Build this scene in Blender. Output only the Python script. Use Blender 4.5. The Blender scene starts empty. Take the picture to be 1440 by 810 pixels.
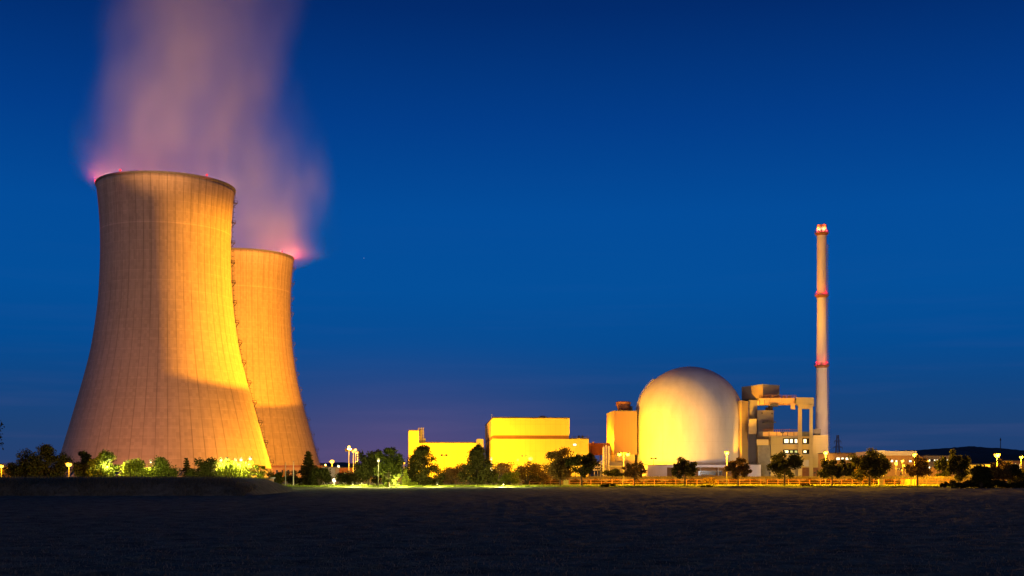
import bpy, math, random
import numpy as np
from mathutils import Vector, Matrix

R = math.radians
F, CZ, HY = 1700.0, 3.2, 664.0          # focal length in photo pixels, eye height, horizon row
scene = bpy.context.scene
col = scene.collection
rng = random.Random(7)
nrg = np.random.default_rng(7)

def X(px, Y): return (px - 720.0) / F * Y
def Z(py, Y): return CZ + (HY - py) / F * Y
def W(px, py, Y): return Vector((X(px, Y), Y, Z(py, Y)))

# ------------------------------------------------------------------ mesh builder
class MB:
    def __init__(self): self.v = []; self.f = []
    def poly(self, pts):
        b = len(self.v); self.v += [tuple(p) for p in pts]; self.f.append(tuple(range(b, b + len(pts)))); return self
    def hexa(self, p):
        b = len(self.v); self.v += [tuple(q) for q in p]
        for q in ((0,3,2,1),(4,5,6,7),(0,1,5,4),(1,2,6,5),(2,3,7,6),(3,0,4,7)): self.f.append(tuple(b+i for i in q))
        return self
    def box(self, x0, x1, y0, y1, z0, z1):
        return self.hexa([(x0,y0,z0),(x1,y0,z0),(x1,y1,z0),(x0,y1,z0),(x0,y0,z1),(x1,y0,z1),(x1,y1,z1),(x0,y1,z1)])
    def prism(self, plan, z0, z1):
        a = sum(plan[i][0]*plan[(i+1)%len(plan)][1]-plan[(i+1)%len(plan)][0]*plan[i][1] for i in range(len(plan)))
        if a < 0: plan = plan[::-1]
        n = len(plan); b = len(self.v)
        self.v += [(x,y,z0) for x,y in plan] + [(x,y,z1) for x,y in plan]
        self.f.append(tuple(b+i for i in range(n-1,-1,-1))); self.f.append(tuple(b+n+i for i in range(n)))
        for i in range(n):
            j = (i+1) % n; self.f.append((b+i,b+j,b+n+j,b+n+i))
        return self
    def tube(self, pts, rad, n=8, cap=True):
        pts = [Vector(p) for p in pts]
        rads = rad if isinstance(rad, (list, tuple)) else [rad]*len(pts)
        b = len(self.v); m = len(pts)
        for i, p in enumerate(pts):
            t = (pts[min(i+1,m-1)] - pts[max(i-1,0)]).normalized()
            u = t.cross(Vector((0,0,1)))
            if u.length < 1e-3: u = t.cross(Vector((0,1,0)))
            u.normalize(); w = t.cross(u)
            for k in range(n):
                a = 2*math.pi*k/n
                self.v.append(tuple(p + (u*math.cos(a) + w*math.sin(a))*rads[i]))
        for i in range(m-1):
            for k in range(n):
                k2 = (k+1) % n
                self.f.append((b+i*n+k, b+i*n+k2, b+(i+1)*n+k2, b+(i+1)*n+k))
        if cap:
            self.f.append(tuple(b+k for k in range(n-1,-1,-1))); self.f.append(tuple(b+(m-1)*n+k for k in range(n)))
        return self
    def lathe(self, prof, n=32, c=(0,0,0), closed=False):
        b = len(self.v); m = len(prof)
        for r, z in prof:
            for k in range(n):
                a = 2*math.pi*k/n
                self.v.append((c[0]+r*math.cos(a), c[1]+r*math.sin(a), c[2]+z))
        mm = m if closed else m-1
        for i in range(mm):
            i2 = (i+1) % m
            for k in range(n):
                k2 = (k+1) % n
                self.f.append((b+i*n+k, b+i*n+k2, b+i2*n+k2, b+i2*n+k))
        if not closed:
            if prof[0][0] > 0.02: self.f.append(tuple(b+k for k in range(n-1,-1,-1)))
            if prof[-1][0] > 0.02: self.f.append(tuple(b+(m-1)*n+k for k in range(n)))
        return self
    def ball(self, c, r, n=10, sz=1.0):
        prof = [(max(0.001, r*math.sin(math.pi*i/n)), -r*sz*math.cos(math.pi*i/n)) for i in range(n+1)]
        return self.lathe(prof, n*2, c)
    def leaves(self, C, size, flat=0.0, asp=0.6):
        C = np.asarray(C, float); n = len(C)
        u = nrg.normal(size=(n,3)); u /= np.linalg.norm(u,axis=1,keepdims=True)
        w = nrg.normal(size=(n,3)); w[:,2] += flat*0; w -= (w*u).sum(1,keepdims=True)*u; w /= np.linalg.norm(w,axis=1,keepdims=True)
        s = size*nrg.uniform(.6,1.4,(n,1))
        b = len(self.v)
        q = np.stack([C-u*s, C+w*s*asp, C+u*s, C-w*s*asp],1).reshape(-1,3)
        self.v += [tuple(p) for p in q]
        self.f += [(b+4*i,b+4*i+1,b+4*i+2,b+4*i+3) for i in range(n)]
        return self
    def build(self, name, mat, parent=None, origin=(0,0,0), smooth=False):
        me = bpy.data.meshes.new(name)
        if any(origin): self.v = [(x-origin[0],y-origin[1],z-origin[2]) for x,y,z in self.v]
        me.from_pydata(self.v, [], self.f); me.update()
        if mat: me.materials.append(mat)
        if smooth: me.polygons.foreach_set('use_smooth', [True]*len(me.polygons))
        o = bpy.data.objects.new(name, me); col.objects.link(o)
        if parent: o.parent = parent
        return o

def tag(o, label=None, cat=None, group=None, kind=None):
    if label: o['label'] = label
    if cat: o['category'] = cat
    if group: o['group'] = group
    if kind: o['kind'] = kind
    return o

class Thing:
    """an Empty at the thing's base; parts are given in world coordinates"""
    def __init__(self, name, label, cat, loc, group=None):
        self.o = bpy.data.objects.new(name, None); col.objects.link(self.o)
        self.loc = tuple(loc); self.o.location = loc; self.o.empty_display_size = .5
        tag(self.o, label, cat, group)
    def part(self, name, mb, mat, parent=None, smooth=False, label=None):
        p = mb.build(name, mat, parent or self.o, self.loc, smooth)
        if label: p['label'] = label
        return p
    def light(self, kind, pos, color, power, radius=.15, aim=None, angle=None, blend=.3):
        L = bpy.data.lights.new('lamp_light', kind); L.color = color; L.energy = power; L.shadow_soft_size = radius
        if kind == 'SPOT': L.spot_size = R(angle); L.spot_blend = blend
        o = bpy.data.objects.new('lamp_light', L); col.objects.link(o); o.parent = self.o
        o.location = Vector(pos) - Vector(self.loc)
        if aim is not None:
            d = Vector(aim) - Vector(pos); o.rotation_euler = d.to_track_quat('-Z','Y').to_euler()
        return o

# ------------------------------------------------------------------ materials
def mat(name, c, rough=.8, var=.25, scale=.5, bump=0.0, bscale=None, streak=0, metal=0, spec=.3):
    m = bpy.data.materials.new(name); m.use_nodes = True; nt = m.node_tree; N = nt.nodes; L = nt.links
    b = N['Principled BSDF']; b.inputs['Roughness'].default_value = rough; b.inputs['Metallic'].default_value = metal
    b.inputs['Specular IOR Level'].default_value = spec
    tc = N.new('ShaderNodeTexCoord'); mp = N.new('ShaderNodeMapping'); L.new(tc.outputs['Object'], mp.inputs[0])
    if streak: mp.inputs['Scale'].default_value = (1,1,1/streak)
    n = N.new('ShaderNodeTexNoise'); n.inputs['Scale'].default_value = scale; n.inputs['Detail'].default_value = 8; n.inputs['Roughness'].default_value = .65
    L.new(mp.outputs[0], n.inputs['Vector'])
    cr = N.new('ShaderNodeValToRGB'); L.new(n.outputs['Fac'], cr.inputs[0])
    cr.color_ramp.elements[0].position = .3; cr.color_ramp.elements[1].position = .7
    cr.color_ramp.elements[0].color = (*[x*(1-var) for x in c],1); cr.color_ramp.elements[1].color = (*[min(1,x*(1+var)) for x in c],1)
    L.new(cr.outputs[0], b.inputs['Base Color'])
    if bump:
        n2 = N.new('ShaderNodeTexNoise'); n2.inputs['Scale'].default_value = bscale or scale*8; n2.inputs['Detail'].default_value = 6
        L.new(mp.outputs[0], n2.inputs['Vector'])
        bp = N.new('ShaderNodeBump'); bp.inputs['Strength'].default_value = bump; bp.inputs['Distance'].default_value = .2
        L.new(n2.outputs['Fac'], bp.inputs['Height']); L.new(bp.outputs[0], b.inputs['Normal'])
    return m

def M_(nt, op, a, b=None, c=None, clamp=False):
    n = nt.nodes.new('ShaderNodeMath'); n.operation = op; n.use_clamp = clamp
    for i, v in enumerate((a,b,c)):
        if v is None: continue
        if isinstance(v, (int,float)): n.inputs[i].default_value = v
        else: nt.links.new(v, n.inputs[i])
    return n.outputs[0]

def emit(name, c, s):
    m = bpy.data.materials.new(name); m.use_nodes = True; nt = m.node_tree
    b = nt.nodes['Principled BSDF']; b.inputs['Base Color'].default_value = (.03,.03,.03,1); b.inputs['Specular IOR Level'].default_value = .1
    b.inputs['Emission Color'].default_value = (*c,1); b.inputs['Emission Strength'].default_value = s
    return m

def cladding(name, c, vstep=1.0, hstep=0, dark=.82, var=.06):
    """sheet cladding or panels: thin joints at a fixed spacing, faint dirt"""
    m = mat(name, c, rough=.6, var=var, scale=.12, streak=4); nt = m.node_tree; N = nt.nodes; L = nt.links
    b = N['Principled BSDF']; src = b.inputs['Base Color'].links[0].from_socket
    g = N.new('ShaderNodeNewGeometry'); s = N.new('ShaderNodeSeparateXYZ'); L.new(g.outputs['Position'], s.inputs[0])
    xy = M_(nt,'ADD', s.outputs[0], s.outputs[1])
    f = M_(nt,'LESS_THAN', M_(nt,'FRACT', M_(nt,'DIVIDE', xy, vstep)), .09/vstep if vstep>1.2 else .08)
    if hstep:
        f2 = M_(nt,'LESS_THAN', M_(nt,'FRACT', M_(nt,'DIVIDE', s.outputs[2], hstep)), .12/hstep)
        f = M_(nt,'MAXIMUM', f, f2)
    mx = N.new('ShaderNodeMix'); mx.data_type = 'RGBA'; mx.blend_type = 'MULTIPLY'
    L.new(f, mx.inputs['Factor']); L.new(src, mx.inputs['A']); mx.inputs['B'].default_value = (dark,dark,dark,1)
    L.new(mx.outputs['Result'], b.inputs['Base Color'])
    return m

def leafmat(name, c, var=.45, trans=.35):
    m = bpy.data.materials.new(name); m.use_nodes = True; nt = m.node_tree; N = nt.nodes; L = nt.links
    N.remove(N['Principled BSDF']); out = N['Material Output']
    g = N.new('ShaderNodeNewGeometry'); cr = N.new('ShaderNodeValToRGB'); L.new(g.outputs['Random Per Island'], cr.inputs[0])
    cr.color_ramp.elements[0].color = (*[x*(1-var) for x in c],1); cr.color_ramp.elements[1].color = (*[x*(1+var) for x in c],1)
    d = N.new('ShaderNodeBsdfDiffuse'); t = N.new('ShaderNodeBsdfTranslucent'); mx = N.new('ShaderNodeMixShader')
    L.new(cr.outputs[0], d.inputs[0]); L.new(cr.outputs[0], t.inputs[0]); mx.inputs[0].default_value = trans
    L.new(d.outputs[0], mx.inputs[1]); L.new(t.outputs[0], mx.inputs[2]); L.new(mx.outputs[0], out.inputs[0])
    return m

def shell_mat(name, c, nrib=54):
    """cooling tower concrete: dark joint and painted relief shade at each meridional rib, lift lines, rain streaks"""
    m = bpy.data.materials.new(name); m.use_nodes = True; nt = m.node_tree; N = nt.nodes; L = nt.links
    b = N['Principled BSDF']; b.inputs['Roughness'].default_value = .9; b.inputs['Specular IOR Level'].default_value = .1
    tc = N.new('ShaderNodeTexCoord'); s = N.new('ShaderNodeSeparateXYZ'); L.new(tc.outputs['Object'], s.inputs[0])
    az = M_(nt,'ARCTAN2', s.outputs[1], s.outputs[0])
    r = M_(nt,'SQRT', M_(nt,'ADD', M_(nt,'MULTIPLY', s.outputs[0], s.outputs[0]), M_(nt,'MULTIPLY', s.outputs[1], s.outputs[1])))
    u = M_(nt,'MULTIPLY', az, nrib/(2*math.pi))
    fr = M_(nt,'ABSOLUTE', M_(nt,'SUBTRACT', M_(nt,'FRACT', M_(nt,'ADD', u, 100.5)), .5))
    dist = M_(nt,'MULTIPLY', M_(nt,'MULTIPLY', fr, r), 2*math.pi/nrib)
    # per-rib strength, broken along the height; relief shade painted stronger towards the right
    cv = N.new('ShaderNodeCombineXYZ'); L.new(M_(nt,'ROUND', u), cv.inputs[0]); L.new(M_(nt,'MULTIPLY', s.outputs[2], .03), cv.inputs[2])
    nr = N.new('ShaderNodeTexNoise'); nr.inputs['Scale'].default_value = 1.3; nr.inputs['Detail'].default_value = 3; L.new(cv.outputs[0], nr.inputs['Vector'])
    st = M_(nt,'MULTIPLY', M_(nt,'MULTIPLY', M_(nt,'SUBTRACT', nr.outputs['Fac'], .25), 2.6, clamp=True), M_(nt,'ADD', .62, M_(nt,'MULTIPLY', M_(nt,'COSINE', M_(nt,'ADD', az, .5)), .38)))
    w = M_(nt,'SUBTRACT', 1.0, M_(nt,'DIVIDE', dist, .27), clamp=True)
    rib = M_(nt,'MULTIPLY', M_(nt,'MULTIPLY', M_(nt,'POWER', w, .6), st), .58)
    # lift lines
    lf = M_(nt,'LESS_THAN', M_(nt,'FRACT', M_(nt,'DIVIDE', s.outputs[2], 4.7)), .07)
    # streak noise in (azimuth, height) space
    cv2 = N.new('ShaderNodeCombineXYZ'); L.new(M_(nt,'MULTIPLY', az, 40), cv2.inputs[0]); L.new(M_(nt,'MULTIPLY', s.outputs[2], .10), cv2.inputs[2])
    ns = N.new('ShaderNodeTexNoise'); ns.inputs['Scale'].default_value = 1.0; ns.inputs['Detail'].default_value = 9; ns.inputs['Roughness'].default_value = .7
    L.new(cv2.outputs[0], ns.inputs['Vector'])
    # formwork panels, each its own tone
    cv3 = N.new('ShaderNodeCombineXYZ'); L.new(M_(nt,'FLOOR', M_(nt,'MULTIPLY', u, 3)), cv3.inputs[0]); L.new(M_(nt,'FLOOR', M_(nt,'DIVIDE', s.outputs[2], 1.55)), cv3.inputs[1])
    wn = N.new('ShaderNodeTexWhiteNoise'); L.new(cv3.outputs[0], wn.inputs['Vector'])
    nb = N.new('ShaderNodeTexNoise'); nb.inputs['Scale'].default_value = .035; nb.inputs['Detail'].default_value = 5; L.new(tc.outputs['Object'], nb.inputs['Vector'])
    val = M_(nt,'ADD', .60, M_(nt,'MULTIPLY', ns.outputs['Fac'], .38))
    val = M_(nt,'ADD', val, M_(nt,'MULTIPLY', wn.outputs['Value'], .15))
    val = M_(nt,'ADD', val, M_(nt,'MULTIPLY', nb.outputs['Fac'], .34))
    cv4 = N.new('ShaderNodeCombineXYZ'); L.new(M_(nt,'MULTIPLY', az, 16), cv4.inputs[0]); L.new(M_(nt,'MULTIPLY', s.outputs[2], .018), cv4.inputs[2])
    n4 = N.new('ShaderNodeTexNoise'); n4.inputs['Scale'].default_value = 1.0; n4.inputs['Detail'].default_value = 7; n4.inputs['Roughness'].default_value = .6; L.new(cv4.outputs[0], n4.inputs['Vector'])
    fall = M_(nt,'DIVIDE', M_(nt,'SUBTRACT', s.outputs[2], 70), 70, clamp=True)
    stain = M_(nt,'MULTIPLY', M_(nt,'MULTIPLY', M_(nt,'SUBTRACT', n4.outputs['Fac'], .47), 5, clamp=True), M_(nt,'ADD', .06, M_(nt,'MULTIPLY', fall, .22)))
    val = M_(nt,'MULTIPLY', val, M_(nt,'SUBTRACT', 1.0, stain))
    ring = M_(nt,'LESS_THAN', M_(nt,'ABSOLUTE', M_(nt,'SUBTRACT', s.outputs[2], 121.5)), .35)
    val = M_(nt,'MULTIPLY', val, M_(nt,'ADD', 1.0, M_(nt,'MULTIPLY', ring, .25)))
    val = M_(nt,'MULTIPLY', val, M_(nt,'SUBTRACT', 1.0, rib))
    val = M_(nt,'MULTIPLY', val, M_(nt,'ADD', 1.0, M_(nt,'MULTIPLY', lf, .12)))
    mx = N.new('ShaderNodeVectorMath'); mx.operation = 'SCALE'; mx.inputs[0].default_value = c; L.new(val, mx.inputs['Scale'])
    L.new(mx.outputs[0], b.inputs['Base Color'])
    bp = N.new('ShaderNodeBump'); bp.inputs['Strength'].default_value = .35; bp.inputs['Distance'].default_value = .25
    L.new(M_(nt,'ADD', M_(nt,'MULTIPLY', wn.outputs['Value'], .3), ns.outputs['Fac']), bp.inputs['Height']); L.new(bp.outputs[0], b.inputs['Normal'])
    return m

mt = {}
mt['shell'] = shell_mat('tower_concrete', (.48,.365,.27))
mt['conc'] = mat('weathered_concrete', (.34,.32,.29), var=.2, scale=.3, streak=5)
mt['conc_dark'] = mat('dark_concrete', (.16,.15,.14), var=.25, scale=.5)
mt['steel'] = mat('galvanised_steel', (.32,.32,.33), rough=.5, var=.15, scale=2, metal=.4)
mt['dark_steel'] = mat('dark_steel', (.06,.055,.05), rough=.6, var=.3, scale=2)
mt['rust'] = mat('rust_brown_steel', (.24,.10,.05), rough=.75, var=.3, scale=.6)
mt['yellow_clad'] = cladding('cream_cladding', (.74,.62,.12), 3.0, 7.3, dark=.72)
mt['ochre'] = cladding('ochre_cladding', (.34,.19,.08), 2.0)
mt['band'] = mat('brown_band', (.22,.11,.04), var=.15, scale=.3)
mt['roof'] = mat('dark_roofing', (.07,.065,.06), var=.3, scale=.6)
mt['dome'] = cladding('dome_concrete', (.60,.57,.54), 5.2, 6.4, dark=.88, var=.14)
mt['white_wall'] = mat('pale_wall', (.58,.52,.50), var=.08, scale=.2, streak=4)
mt['grey_wall'] = cladding('grey_wall', (.20,.165,.13), 3.0, 3.4, dark=.85, var=.12)
mt['beige'] = cladding('beige_panels', (.54,.40,.16), 3.1, 3.6, dark=.85, var=.08)
mt['tan'] = cladding('tan_panels', (.42,.30,.15), 3.1, 3.6, dark=.85, var=.08)
mt['girder'] = cladding('ochre_girder', (.52,.31,.11), 4.0, dark=.55, var=.15)
mt['stack'] = mat('chimney_concrete', (.66,.58,.53), var=.12, scale=.25, streak=6)
mt['dark_glass'] = mat('dark_glass', (.03,.025,.02), rough=.2, var=.2, scale=1, spec=.5)
mt['dark_red'] = mat('dark_red_sheet', (.11,.03,.012), rough=.8, var=.2, scale=.4)
mt['red_paint'] = mat('red_paint', (.45,.06,.03), rough=.6, var=.15, scale=1)
mt['orange_flag'] = mat('orange_cloth', (.55,.16,.03), rough=.9, var=.15, scale=2)
mt['yellow_box'] = mat('yellow_cabinet_paint', (.62,.48,.12), rough=.5, var=.1, scale=2)
mt['bark'] = mat('bark', (.07,.05,.035), rough=.95, var=.4, scale=4, bump=.5)
mt['asphalt'] = mat('asphalt', (.05,.05,.052), rough=.9, var=.25, scale=1.5, bump=.2)
mt['paving'] = mat('pale_paving', (.22,.20,.17), rough=.9, var=.2, scale=1.0)
mt['apron'] = mat('plant_ground', (.10,.095,.07), rough=.95, var=.4, scale=.15, bump=.3)
mt['vergeturf'] = mat('verge_turf', (.20,.20,.06), rough=.95, var=.45, scale=.7, bump=.5)
mt['bankturf'] = mat('bank_turf', (.20,.17,.09), rough=.98, var=.5, scale=.8, bump=.6)
mt['soil'] = mat('field_soil', (.14,.155,.095), rough=1, var=.55, scale=.5, bump=.9, bscale=3.0, spec=.1)
mt['hill'] = mat('wooded_hill', (.03,.034,.022), rough=1, var=.5, scale=.02, bump=.5, bscale=.08)
mt['leaf'] = leafmat('green_leaves', (.07,.082,.016))
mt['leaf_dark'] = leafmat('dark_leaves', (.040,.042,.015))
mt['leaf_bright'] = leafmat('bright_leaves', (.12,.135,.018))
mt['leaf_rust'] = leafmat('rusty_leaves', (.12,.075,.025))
mt['leaf_green_dark'] = leafmat('deep_green_leaves', (.045,.055,.012))
mt['leaf_brown'] = leafmat('dark_brown_leaves', (.05,.02,.007))
mt['needle'] = leafmat('dark_needles', (.036,.034,.012), trans=.2)
mt['grass'] = leafmat('grass_blades', (.20,.25,.05), trans=.4)
mt['dry_grass'] = leafmat('tall_dry_grass', (.22,.18,.09), trans=.3)
mt['straw'] = leafmat('straw_stubble', (.17,.16,.11), trans=.2)
mt['sodium'] = emit('sodium_bulb', (1,.48,.07), 2.6)
mt['white_bulb'] = emit('white_bulb', (1,.85,.42), 3.2)
mt['red_bulb'] = emit('red_bulb', (1,.022,.03), 3)
mt['lit_pane'] = emit('lit_pane', (1,.83,.48), 2.6)
mt['lit_green'] = emit('greenish_pane', (.8,.85,.3), .8)
mt['lit_warm'] = emit('warm_pane', (1,.62,.18), 1.5)
SOD = (1,.44,.008); SODP = (1,.52,.06); WHT = (1,.84,.40); GRN = (1,.92,.22); RED = (1,.02,.05)

# ------------------------------------------------------------------ setting
def sheet(name, x0,x1,y0,y1,z, m):
    o = MB().poly([(x0,y0,z),(x1,y0,z),(x1,y1,z),(x0,y1,z)]).build(name, m); tag(o, kind='structure'); return o
ground = sheet('ground', -6000,6000,246,9000,-.02, mt['apron'])
# field: cross rows denser near the eye, real unevenness
ys = [-40,-20,-5,5]; y = 10.0
while y < 256: ys.append(y); y += max(.22, y*.007)
ys.append(262)
def field_mesh():
    mb = MB(); nx = 240; f_rows = []
    for j, yy in enumerate(ys):
        half = max(70, yy*.46+20); row = []
        for i in range(nx+1):
            t = i/nx*2-1; x = t*half
            z = nrg.normal()*.03 + .012*math.sin(x*6.3+.4*math.sin(yy*.1)) + .012*math.sin(yy*.031+.7)*math.sin(x*.021)
            if j >= len(ys)-1: z = -.05
            row.append(len(mb.v)); mb.v.append((x,yy,z*min(1,(262-yy)/20+.05)-.02))
        f_rows.append(row)
    for j in range(len(ys)-1):
        for i in range(nx): mb.f.append((f_rows[j][i],f_rows[j][i+1],f_rows[j+1][i+1],f_rows[j+1][i]))
    return mb
tag(field_mesh().build('field', mt['soil']), kind='structure')
sheet('soil_ground', -3000,3000,-3000,246,-.2, mt['soil'])
sheet('grass_verge', -130,190,258,300,.03, mt['vergeturf'])
sheet('road', -400,400,301,308,.034, mt['asphalt'])
sheet('path', -78,-37,262,268,.06, mt['paving'])

def hill_mesh(prof, Y, depth):
    mb = MB(); n = len(prof)
    for px, py in prof:
        z = Z(py, Y)
        mb.v += [(X(px,Y), Y-depth, -3), (X(px,Y), Y-depth*.5, z*.55), (X(px,Y), Y, z), (X(px,Y)*1.1, Y+depth*1.5, -3)]
    for i in range(n-1):
        for k in range(3): mb.f.append((4*i+k,4*i+4+k,4*i+5+k,4*i+1+k))
    return mb
prof = []
keys = [(-300,652),(0,656),(60,657),(140,655),(440,652),(480,650),(520,655),(700,658),(835,652),(870,654),(1150,645),(1190,637),(1240,635),(1290,633),(1330,630),(1362,627.5),(1395,630),(1440,633),(1600,640),(1800,650)]
for (a,b_),(c,d) in zip(keys,keys[1:]):
    for k in range(8):
        t = k/8; t2 = t*t*(3-2*t); prof.append((a+(c-a)*t, b_+(d-b_)*t2 + rng.uniform(-.5,.5)))
tag(hill_mesh(prof, 2600, 500).build('hills', mt['hill'], smooth=True), kind='structure')

# grassy bank in front of the near tower
bk = MB(); BX0, BX1 = -150, X(352,165)
secs = [(163.5,0),(165.5,1.5),(168,2.15),(173,2.35),(195,2.3),(205,0)]
xs = [BX0+(BX1-BX0)*i/60 for i in range(61)]
for x in xs:
    e = min(1, max(0,(BX1-x)/4.5))**.6
    for yy,z in secs: bk.v.append((x, yy+nrg.normal()*.15, max(-.1, z*e*(1+nrg.normal()*.03)+ (0 if z else -.1))))
for i in range(60):
    for k in range(5): bk.f.append((6*i+k,6*i+6+k,6*i+7+k,6*i+1+k))
tag(bk.build('grass_bank', mt['bankturf'], smooth=True), kind='structure')

def blades(mb, P, h, w):
    P = np.asarray(P,float); n = len(P); a = nrg.uniform(0,6.28,n); hh = h*nrg.uniform(.5,1.4,n)
    lean = nrg.normal(size=(n,2))*.35*hh[:,None]; b = len(mb.v)
    dx = np.stack([np.cos(a)*w, np.sin(a)*w, np.zeros(n)],1)
    top = P + np.stack([lean[:,0],lean[:,1],hh],1)
    q = np.stack([P-dx,P+dx,top],1).reshape(-1,3)
    mb.v += [tuple(p) for p in q]; mb.f += [(b+3*i,b+3*i+1,b+3*i+2) for i in range(n)]
g = MB(); P = []
for k in range(26000):
    x = rng.uniform(-110, BX1-.5); yy = rng.choice([rng.uniform(163.5,168), rng.uniform(163.5,170), rng.uniform(165,176)])
    z = np.interp(yy,[s_[0] for s_ in secs],[s_[1] for s_ in secs])*min(1,max(0,(BX1-x)/4.5))**.6
    P.append((x,yy,max(0,z-.05)))
blades(g, P, .38, .035)
tag(g.build('tall_grass', mt['dry_grass']), 'tall dark grass covering the bank below the near cooling tower', 'grass', kind='stuff')
g = MB(); P = [(rng.uniform(-100,135), 258+42*rng.random()**1.6, .03) for k in range(42000)]
blades(g, P, .3, .05)
tag(g.build('grass', mt['grass']), 'lit rough grass of the verge between field and fence', 'grass', kind='stuff')
g = MB(); P = []
for k in range(60000):
    yy = 20*math.exp(rng.random()*2.0); P.append((rng.uniform(-.5,.5)*yy*1.0, yy, -.03))
blades(g, P, .085, .022)
tag(g.build('stubble', mt['straw']), 'sparse straw stubble on the dark ploughed field', 'stubble', kind='stuff')

# ------------------------------------------------------------------ cooling towers
HT = 144.0
tp = [(0.0,52.6),(.03,51.6),(.187,45.2),(.265,42.0),(.43,35.7),(.60,32.2),(.75,31.2),(.86,31.3),(.95,32.2),(1.0,33.2)]
def prof_r(t):
    for (a,ra),(b_,rb) in zip(tp,tp[1:]):
        if t <= b_:
            return float(np.interp(t,[q[0] for q in tp],[q[1] for q in tp]))
    return tp[-1][1]
# smooth the profile
tt = np.linspace(0,1,121); rr_ = np.array([prof_r(t) for t in tt])
for _ in range(60): rr_[1:-1] = (rr_[:-2]+2*rr_[1:-1]+rr_[2:])/4
def rad(z): return float(np.interp(z/HT, tt, rr_))
def cooling_tower(px, Y, label, glow, lad_az, red_px):
    c = (X(px,Y), Y, 0)
    T = Thing('cooling_tower', label, 'cooling tower', c, 'cooling towers')
    zs = [5+(HT-5)*i/90 for i in range(91)]
    th = 1.0
    prof_o = [(rad(z), z) for z in zs]; prof_i = [(rad(z)-th, z) for z in zs[::-1]]
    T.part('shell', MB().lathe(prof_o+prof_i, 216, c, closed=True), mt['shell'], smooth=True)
    T.part('rim', MB().lathe([(rad(HT)-1.3,HT),(rad(HT)+.5,HT),(rad(HT)+.55,HT+.9),(rad(HT)-1.3,HT+.9)], 144, c, closed=True), mt['conc_dark'])
    T.part('basin', MB().lathe([(57,-.1),(57,1.4),(56.4,1.4),(56.4,-.1)], 96, c, closed=True), mt['conc'])
    first = None
    for k in range(40):
        a = 2*math.pi*k/40
        if first is None:
            mb = MB()
            for s_ in (-1,1):
                mb.tube([(55.5, s_*.4, 0),(rad(5)-.5, s_*3.6, 5.1)], .45, 8)
            first = mb.build('support_column', mt['conc'], T.o)
        else:
            o = first.copy(); col.objects.link(o); o.parent = T.o; o.rotation_euler.z = a
    # ladder up the shell with resting platforms
    ca, sa = math.cos(lad_az), math.sin(lad_az)
    def pt(z, off, side=0): 
        r_ = rad(z)+off
        return (c[0]+r_*ca-side*sa, c[1]+r_*sa+side*ca, z)
    mb = MB()
    for s_ in (-.35,.35): mb.tube([pt(3+i*3.5,.5,s_) for i in range(41)], .09, 5)
    for i in range(140): mb.tube([pt(4+i,.5,-.35),pt(4+i,.5,.35)], .04, 4)
    for i in range(56): # cage hoops
        z = 6+i*2.45; mb.tube([pt(z,.5,-.4),pt(z,1.2,-.45),pt(z,1.45,0),pt(z,1.2,.45),pt(z,.5,.4)], .06, 4)
    lad = T.part('ladder', mb, mt['dark_steel'])
    npl = 14
    for i in range(npl):
        z = 8+i*(HT-14)/(npl-1); mb = MB()
        mb.hexa([pt(z,0,-.9),pt(z,2.1,-.9),pt(z,2.1,.9),pt(z,0,.9),pt(z+.2,0,-.9),pt(z+.2,2.1,-.9),pt(z+.2,2.1,.9),pt(z+.2,0,.9)])
        mb.tube([pt(z,1.9,-.7),pt(z-2.0,0.1,-.7)], .1, 5); mb.tube([pt(z,1.9,.7),pt(z-2.0,.1,.7)], .1, 5)
        for q in ((.2,-.85),(2.05,-.85),(2.05,.85),(.2,.85)): mb.tube([pt(z+.2,q[0],q[1]),pt(z+1.3,q[0],q[1])], .06, 4)
        mb.tube([pt(z+1.3,.2,-.85),pt(z+1.3,2.05,-.85),pt(z+1.3,2.05,.85),pt(z+1.3,.2,.85)], .06, 4)
        T.part('platform', mb, mt['dark_steel'])
    for a, pw in red_px:
        rr0 = rad(HT)+.2
        p = Vector((c[0]+rr0*math.cos(a), c[1]+rr0*math.sin(a), HT+.9))
        wl = T.part('warning_light', MB().ball(p+Vector((0,0,.9)), .5, 8), mt['red_bulb'], smooth=True)
        T.part('lamp_post', MB().tube([p, p+Vector((0,0,.6))], .22, 8), mt['dark_steel'], parent=wl)
        if pw: T.light('POINT', p+Vector((.9*math.cos(a),.9*math.sin(a),2.2)), RED, pw, .3)
    for k in range(4):  # added lamps, unseen inside the rim, that brighten the base of the steam
        a = R(20+90*k); rr0 = rad(HT)-2.6
        p = Vector((c[0]+rr0*math.cos(a), c[1]+rr0*math.sin(a), HT-.6))
        sl_ = T.part('steam_fill_lamp', MB().box(p.x-.4,p.x+.4,p.y-.4,p.y+.4,p.z-.4,p.z), mt['dark_steel'])
        T.light('POINT', p+Vector((0,0,.9)), (1,.38,.17), 22000*glow, .4)
    return T, c
T1, c1 = cooling_tower(234.0, 601.6, 'nearer and larger concrete cooling tower at the left, lit yellow along one edge', 1, R(8),
                 [(R(197),12000),(R(-113),1500),(R(-40),1500),(R(60),2500)])
T2, c2 = cooling_tower(341.0, 797.0, 'farther cooling tower partly hidden behind the nearer one, lit orange all over', 1, R(8),
                 [(R(14),15000),(R(-29),2500),(R(-96),2000),(R(120),2500)])

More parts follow.
